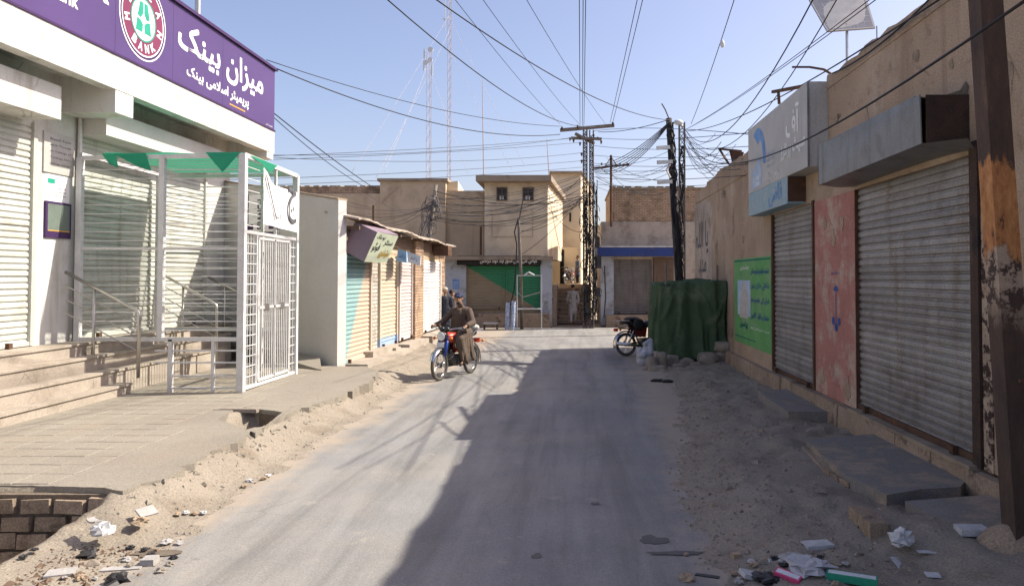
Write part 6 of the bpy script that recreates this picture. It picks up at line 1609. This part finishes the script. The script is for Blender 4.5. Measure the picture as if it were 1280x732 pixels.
# rider, in the motorcycle's own axes (x forward)
hc_ = V((-.10, 0, 1.545)); ff = V((.88, .45, -.03))
body = [('c', (-.24, 0, .90), (-.22, 0, 1.25), .13, .14), ('c', (-.21, -.12, 1.31), (-.21, .12, 1.31), .075, .075), ('c', (-.2, 0, 1.33), (-.14, 0, 1.47), .055, .05)] + head(hc_, ff)
for s in (-1, 1):
    body += [('c', (-.21, s * .19, 1.31), (-.06, s * .34, 1.08), .050, .040), ('c', (-.06, s * .34, 1.08), (.22, s * .345, 1.02), .040, .028)]
    body += hand((.215, s * .345, 1.02), (.85, s * .05, -.3), (0, -s, .35), curl=.95) if True else []
    body += [('c', (-.24, s * .10, .88), (.20, s * .19, .78), .085, .06), ('c', (.20, s * .19, .78), (.0, s * .19, .36), .056, .038), ('c', (.0, s * .19, .34), (.14, s * .20, .285), .034, .028)]
kam = [('c', (-.25, 0, .90), (-.22, 0, 1.2), .165, .17), ('c', (-.21, -.11, 1.28), (-.21, .11, 1.28), .105, .105), ('c', (-.21, -.13, 1.05), (-.21, .13, 1.05), .10, .10), ('c', (-.2, 0, 1.37), (-.17, 0, 1.42), .075, .065)]
for s in (-1, 1):
    kam += [('c', (-.21, s * .18, 1.30), (-.06, s * .345, 1.07), .075, .070), ('c', (-.06, s * .345, 1.07), (.15, s * .345, 1.035), .070, .058)]
    kam += [('c', (-.28, s * .10, .86), (.12, s * .17, .84), .12, .10)]
skt = []
for s in (-1, 1):
    for k in range(6):
        x_ = -.26 + k * .085; skt.append(('c', (x_, s * .17, .86), (x_ - .03, s * (.245 + .02 * math.sin(k * 2.1)), .42 + .05 * math.sin(k * 1.7) - (.10 if s > 0 else -.03)), .055, .032))
shal = []
for s in (-1, 1):
    shal += [('c', (-.24, s * .10, .86), (.20, s * .185, .78), .12, .10), ('c', (.20, s * .185, .77), (.04, s * .19, .40), .10, .075), ('c', (.16, s * .19, .7), (-.06, s * .2, .42), .07, .06)]
capp = [('e', hc_ + V((-.01, 0, .055)), (.098, .092, .075)), ('c', hc_ + ff.normalized() * .07 + V((0, -.03, .065)), hc_ + ff.normalized() * .13 + V((0, -.02, .05)), .03, .022), ('c', hc_ + ff.normalized() * .07 + V((0, .03, .065)), hc_ + ff.normalized() * .13 + V((0, .02, .05)), .03, .022)]
def rid(t):
    eyes(hc_, ff, t)
    for s in (-1, 1): blob('sandal', [('c', (-.02, s * .19, .30), (.17, s * .20, .255), .030, .026), ('c', (-.02, s * .19, .30), (.02, s * .19, .29), .036, .036)], .01, MT['hair'], t)
person('man in brown shalwar kameez and dark cap riding the red motorcycle', mid, ang, body, [('kameez', kam, 'brown_cloth'), ('kameez_skirt', skt, 'brown_cloth2'), ('shalwar', shal, 'brown_cloth2')],
       [('cap', capp, 'cap_blue'), ('beard', [('e', hc_ + ff.normalized() * .045 - V((0, 0, .085)), (.042, .048, .03))], 'hair')], extra=rid)
bw = blob('cloth_bundle', [('e', (0, 0, .10), (.14, .16, .11)), ('e', (-.05, .1, .08), (.1, .1, .08)), ('c', (0, -.1, .1), (-.1, -.16, .02), .06, .05)], .015, MT['white_wall'])
tag(bw, 'white cloth bundle tied on the carrier behind the rider', 'bundle'); ca, sa = math.cos(ang), math.sin(ang)
bw.scale = (.72, .72, .72); bw.location = mid + V((ca * -.66, sa * -.66, .88)); bw.rotation_euler = (0, 0, ang)
# standing figures
def stander(label, loc, rz, kam_m, shal_m, hat, hat_m, scale, walk=0, chadar=None):
    h0 = V((0, 0, 1.60)); f0 = V((1, 0, 0))
    bd = [('c', (0, 0, .95), (0, 0, 1.30), .12, .13), ('c', (0, -.12, 1.37), (0, .12, 1.37), .06, .06), ('c', (0, 0, 1.38), (.01, 0, 1.52), .05, .048)] + head(h0, f0)
    arm = []
    for s in (-1, 1):
        sw = walk * s * .10
        bd += [('c', (0, s * .19, 1.36), (sw * .4 - .01, s * .235, 1.08), .045, .036), ('c', (sw * .4 - .01, s * .235, 1.08), (.04 + sw, s * .225, .86), .036, .025)] + hand((.04 + sw, s * .225, .86), (.12 + sw, 0, -1), (1, 0, 0), curl=.3)
        arm += [('c', (0, s * .18, 1.36), (sw * .4 - .01, s * .245, 1.08), .068, .06), ('c', (sw * .4 - .01, s * .245, 1.08), (.04 + sw, s * .235, .90), .06, .05)]
        bd += [('c', (0, s * .09, .92), (-sw * .9 + .02, s * .10, .5), .08, .055), ('c', (-sw * .9 + .02, s * .10, .5), (-sw * 1.9, s * .10, .09), .05, .034), ('c', (-sw * 1.9, s * .10, .05), (-sw * 1.9 + .17, s * .11, .03), .034, .026)]
    km = [('c', (0, 0, 1.0), (0, 0, 1.30), .145, .15), ('c', (0, -.11, 1.36), (0, .11, 1.36), .085, .085), ('c', (0, -.07, 1.0), (0, .07, 1.0), .13, .13), ('c', (0, -.06, .62), (0, .06, .62), .145, .145), ('c', (0, -.02, .9), (0, 0, .55), .15, .17)] + arm
    sl_ = []
    for s in (-1, 1):
        sw = walk * s * .10; sl_ += [('c', (0, s * .09, .8), (-sw * .9 + .02, s * .10, .45), .11, .10), ('c', (-sw * .9 + .02, s * .10, .45), (-sw * 1.8, s * .10, .14), .09, .065)]
    hr = [('hair', [('e', h0 + V((-.02, 0, .04)), (.09, .088, .09))], 'hair')]
    if hat: hr = [(hat, [('e', h0 + V((-.01, 0, .065)), (.095, .092, .07))], hat_m)]
    cl = [('kameez', km, kam_m), ('shalwar', sl_, shal_m)]
    if chadar: cl.append(('shawl', [('c', (0, -.13, 1.36), (0, .13, 1.36), .10, .10), ('c', (-.05, .0, 1.35), (-.08, 0, .95), .15, .14), ('c', (.07, .12, 1.3), (.1, .1, .85), .07, .06)], chadar))
    return person(label, loc, rz, bd, cl, hr, scale, .014, extra=lambda t: eyes(h0, f0, t))
stander('man in dark clothes and cream cap standing left of the rider', V((fx(556.5, 24), 24.0, .0)), math.radians(100), 'navy', 'navy', 'cap', 'cream_cap', .955)
stander('man in tan clothes standing half hidden behind the dark clothed man', V((fx(565, 24.9), 24.9, 0)), math.radians(30), 'brown_cloth2', 'brown_cloth', None, None, .90)
stander('youth in pale grey clothes walking away up the alley', V((fx(716, 30.9), 30.9, .05)), math.radians(95), 'palecloth', 'palecloth', None, None, .94, walk=1)
stander('man in grey blue clothes standing at the top of the alley stairs', V((fx(722, 36.1), 36.1, 1.62)), math.radians(200), 'greyblue', 'navy', None, None, .80)
bike3 = copy_tree(bike2); bike3['label'] = 'dark motorcycle at the top of the alley stairs'; bike3.location = V((fx(711, 36.2), 36.15, 1.62)); bike3.rotation_euler = (0, 0, math.radians(-110)); bike3.scale = (.8,) * 3
for ch in list(bike3.children):
    if ch.name.startswith('saddle_bag'): bpy.data.objects.remove(ch)
# ================================================================== litter and stones
rnd = random.Random(77)
def crumple(px, py, w_, lbl, mat='paper', seed=1, name='crumpled_paper', flat=.5, cat='litter', z=None):
    q0_ = atZ(px, py, .1 if px > 700 else .05); z = hgt(q0_.x, q0_.y) if z is None else z
    c = atZ(px, py, z + .02); r_ = w_ / 2 / F * c.y; b = MB(); b.ell((0, 0, 0), 1.0, nu=12, nv=8); sh = V((seed * 7.1, seed * 3.3, 0))
    for p in b.v:
        n = 1 + .75 * noise.noise(p * 2.4 + sh); n2_ = noise.noise(p * 5 + sh)
        p.x, p.y, p.z = p.x * n * r_ + .2 * r_ * n2_, p.y * n * r_, max(-.3, p.z) * n * r_ * flat + .15 * r_ * n2_
    for p in b.v: p += c
    o = b.build(name, MT[mat]); tag(o, lbl, cat); return o
def sheet(px, py, wx, wy, ang_, lbl, mat='paper', th=.004, name='paper_scrap', z=None, tilt=(0, 0), cat='litter', curl=.0):
    q0_ = atZ(px, py, .1 if px > 700 else .05); z = hgt(q0_.x, q0_.y) if z is None else z
    c = atZ(px, py, z - .004); b = MB(); n = 5
    R_ = Euler((tilt[0], tilt[1], math.radians(ang_))).to_matrix()
    for k in range(n + 1):
        for s in (-1, 1):
            for t_ in (0, th):
                u_ = k / n - .5; b.v.append(c + R_ @ V((u_ * wx, s * wy / 2 * (1 - .1 * abs(u_)), t_ + curl * (u_ * u_ * 4) * wx * .2 + .004)))
    for k in range(n):
        a = 4 * k; b.f += [(a, a + 4, a + 6, a + 2), (a + 1, a + 3, a + 7, a + 5), (a, a + 1, a + 5, a + 4), (a + 2, a + 6, a + 7, a + 3)]
    b.f += [(0, 2, 3, 1), (4 * n, 4 * n + 1, 4 * n + 3, 4 * n + 2)]
    o = b.build(name, MT[mat]); tag(o, lbl, cat); return o
def carton(px, py, wx, wy, h_, ang_, lbl, mat, tilt=(0, 0), z=None, stripe=None):
    q0_ = atZ(px, py, .1); z = hgt(q0_.x, q0_.y) if z is None else z
    c = atZ(px, py, z + h_ / 2 + .01); b = MB(); b.box(-wx / 2, wx / 2, -wy / 2, wy / 2, -h_ / 2, h_ / 2); R_ = Euler((tilt[0], tilt[1], math.radians(ang_))).to_matrix()
    b.v = [c + R_ @ p for p in b.v]; o = b.build('carton', MT[mat]); tag(o, lbl, 'carton')
    if stripe:
        b = MB(); b.box(-wx / 2 + .01, wx / 2 - .01, -wy / 2 + .012, wy / 2 - .012, h_ / 2, h_ / 2 + .002); b.v = [c + R_ @ p for p in b.v]; b.build('printed_face', MT[stripe], o)
    return o
sheet(1022, 684, .20, .12, 10, 'flat white folded packet lying in the rubbish under the earth bank', 'paper', .03, 'folded_packet')
crumple(1126, 674, 26, 'crumpled white paper ball beside the cement slab', 'paper', 3, flat=1.0)
sheet(1158, 690, .12, .05, -5, 'thin white paper strip right of the crumpled ball', 'paper')
sheet(1125, 708, .06, .16, 20, 'triangular cream card standing in the rubbish', 'paper', tilt=(.5, .2))
sheet(1166, 719, .09, .09, -12, 'small white and blue card at the bottom edge', 'paper'); 
sheet(1148, 706, .1, .07, 20, 'brown card scrap between the cream card and the paper strip', 'paper_brown')
sheet(1104, 637, .07, .03, -5, 'tiny white wrapper on the earth bank below the slab', 'paper', .008)
o = carton(1215, 662, .20, .14, .045, -4, 'white open box on the ground at the foot of the rusty pole', 'paper')
carton(1065, 722, .30, .075, .045, -24, 'long green carton lying at the bottom of the picture', 'litter_green', stripe='white_board')
carton(985, 719, .17, .06, .03, -40, 'pink and white carton in the rubbish heap', 'litter_pink', tilt=(.3, .1), stripe='white_board')
carton(938, 718, .13, .09, .03, 15, 'open white medicine box left of the rubbish heap', 'paper', tilt=(.1, .3))
crumple(1012, 708, 52, 'grey polythene bag spread over the rubbish heap', 'polybag', 5, 'plastic_bag', .35); crumple(960, 722, 34, 'black polythene scrap under the pink carton', 'litter_dark', 6, 'plastic_bag', .3)
crumple(990, 698, 30, 'dirty cloth lump at the back of the rubbish heap', 'paper_grey', 7, 'rag', .4)
crumple(858, 722, 22, 'crumpled cream wrapper at the road edge', 'paper_brown', 8); sheet(842, 726, .08, .06, 30, 'pale wrapper flat on the road edge', 'polybag'); sheet(884, 722, .16, .04, -20, 'dark plank piece at the road edge', 'litter_dark', .015, 'plank_piece')
carton(920, 694, .06, .05, .035, 20, 'small pale stone chip box shape beside the road edge', 'paper_brown')
sheet(1062, 696, .22, .015, 15, 'thin dark stick between the rubbish and the green carton', 'wood', .012, 'stick')
sheet(1035, 652, .16, .012, -20, 'pale dry stick on the earth bank', 'paper_brown', .01, 'stick')
crumple(128, 663, 26, 'white cloth scrap on the dirt beside the drain', 'paper', 11, 'cloth_scrap', .7); sheet(210, 648, .19, .05, 32, 'white board strip on the dirt near the pavement edge', 'paper', .012, 'board_strip')
sheet(118, 653, .12, .06, -30, 'grey curved shard behind the white cloth scrap', 'paper_grey', .012, 'shard', curl=.6); sheet(183, 640, .14, .1, 60, 'pale broken tile leaning on the pavement edge', 'paper_grey', .012, 'tile_shard', tilt=(.5, 0)); crumple(175, 651, 18, 'small pale scrap below the broken tile', 'paper_brown', 14)
sheet(76, 717, .17, .13, 20, 'flat grey slate piece at the bottom left', 'paper_grey', .014, 'slate'); sheet(187, 706, .09, .10, 5, 'square concrete chunk on the dark damp patch', 'paper_grey', .05, 'concrete_chunk'); sheet(152, 712, .25, .07, 10, 'long flat grey flake at the bottom left', 'paper_grey', .012, 'flake')
crumple(110, 693, 22, 'crumpled black plastic on the dirt bank', 'litter_dark', 15, 'plastic_scrap', .6); crumple(147, 724, 26, 'dark crumpled bag at the bottom left', 'litter_dark', 16, 'plastic_bag', .6)
for k, (px, py) in enumerate(((222, 642), (232, 640), (243, 641), (254, 640), (305, 607), (312, 600), (330, 597), (334, 594))):
    crumple(px, py, 8, 'one of the small pale scraps strewn along the left road edge', 'paper' if k % 2 else 'paper_brown', 30 + k)['group'] = 'small pale scraps along the left road edge'
rnd = random.Random(91)
for k in range(34):
    px, py = rnd.gauss(985, 42), min(729, rnd.gauss(708, 12))
    (crumple(px, py, rnd.uniform(5, 13), 'one of the small torn scraps strewn round the rubbish heap', rnd.choice(('paper', 'paper_grey', 'paper_brown', 'polybag', 'litter_dark')), 60 + k, 'torn_scrap', rnd.uniform(.3, .8)) if k % 2 else
     sheet(px, py, rnd.uniform(.03, .09), rnd.uniform(.012, .05), rnd.uniform(-80, 80), 'one of the small torn scraps strewn round the rubbish heap', rnd.choice(('paper_grey', 'paper_brown', 'wood', 'paper')), .004, 'torn_scrap', curl=rnd.uniform(0, 1)))['group'] = 'torn scraps round the rubbish heap'
for k in range(16):
    px, py = rnd.uniform(20, 230), rnd.uniform(672, 729)
    crumple(px, py, rnd.uniform(5, 14), 'one of the small broken bits in the bottom left dirt', rnd.choice(('paper_grey', 'paper_brown', 'litter_dark', 'stone')), 160 + k, 'broken_bit', rnd.uniform(.3, .8))['group'] = 'broken bits in the bottom left dirt'
# slab stones beside the second hole, crumbs
sheet(300, 515, .5, .12, -4, 'thin broken concrete lip over the hole in the pavement', 'grey_wall' if 0 else 'stone', .05, 'concrete_lip', z=.21)
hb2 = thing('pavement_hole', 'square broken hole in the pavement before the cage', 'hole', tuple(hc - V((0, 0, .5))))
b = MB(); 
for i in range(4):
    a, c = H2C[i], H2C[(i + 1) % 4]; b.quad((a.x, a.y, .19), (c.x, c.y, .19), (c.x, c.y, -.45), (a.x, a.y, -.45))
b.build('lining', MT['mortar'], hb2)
def scatter(name, n, fx_, size, mat, lbl, seed):
    rnd = random.Random(seed); b = MB()
    for k in range(n):
        x, y = fx_(rnd); z = max(hgt(x, y), pave_z(x) if (x < -3.75 and y > 6.1 and 0) else -9)
        s_ = size * rnd.uniform(.4, 1.3) * (1 if rnd.random() > .05 else 2.3)
        vs = [(s_, 0, 0), (-.5 * s_, .8 * s_, 0), (-.5 * s_, -.8 * s_, 0), (.1 * s_, .1 * s_, s_ * .9), (0, 0, -s_ * .5)]
        a = rnd.uniform(0, 6.28); ca, sa = math.cos(a), math.sin(a); f = rnd.uniform(.7, 1.5)
        b.add([(x + (v[0] * ca * f - v[1] * sa), y + (v[0] * sa * f + v[1] * ca), z + v[2] * rnd.uniform(.6, 1)) for v in vs], [(0, 1, 3), (1, 2, 3), (2, 0, 3), (1, 0, 4), (2, 1, 4), (0, 2, 4)])
    o = b.build(name, MT[mat], kind='stuff'); tag(o, lbl, 'gravel'); return o
def fl(r):
    y = 3.8 + 12 * r.random() ** 1.5; return (road_left(y) + .12 - abs(r.gauss(0, .42)), y)
def fr(r):
    y = 3.8 + 15 * r.random() ** 1.4; return (min(3.4, road_right(y) - .1 + abs(r.gauss(0, .8))), y)
def fe(r):
    y = 6.2 + 7 * r.random() ** 1.2; return (-3.60 + abs(r.gauss(0, .13)) - .04, y)
def fd(r):
    y = r.uniform(4.7, 5.6); return (r.gauss(-3.35, .25), y)
def frd(r):
    y = 3.8 + 12 * r.random() ** 1.3; return (r.uniform(-3, 1.3), y)
scatter('gravel', 1500, fl, .009, 'stone', 'scattered gravel and crumbs on the left dirt verge', 1)
scatter('gravel', 4200, fr, .010, 'stone', 'scattered gravel and crumbs on the right dirt verge', 2)
scatter('rubble', 110, fe, .032, 'concrete', 'broken concrete crumbs along the pavement edge', 12)
scatter('debris', 500, fd, .014, 'wood', 'dark leaf and wood debris in the bottom left dirt', 13)
scatter('rubble', 170, fl, .018, 'stone', 'larger broken stones on the left dirt verge', 8)
scatter('rubble', 700, fr, .024, 'stone', 'larger broken stones on the right dirt verge', 9)
scatter('gravel', 900, frd, .006, 'stone', 'fine grit lying loose on the asphalt', 10)
scatter('gravel', 500, fr, .017, 'paper_brown', 'scattered chips of brick and card on the right dirt verge', 4)
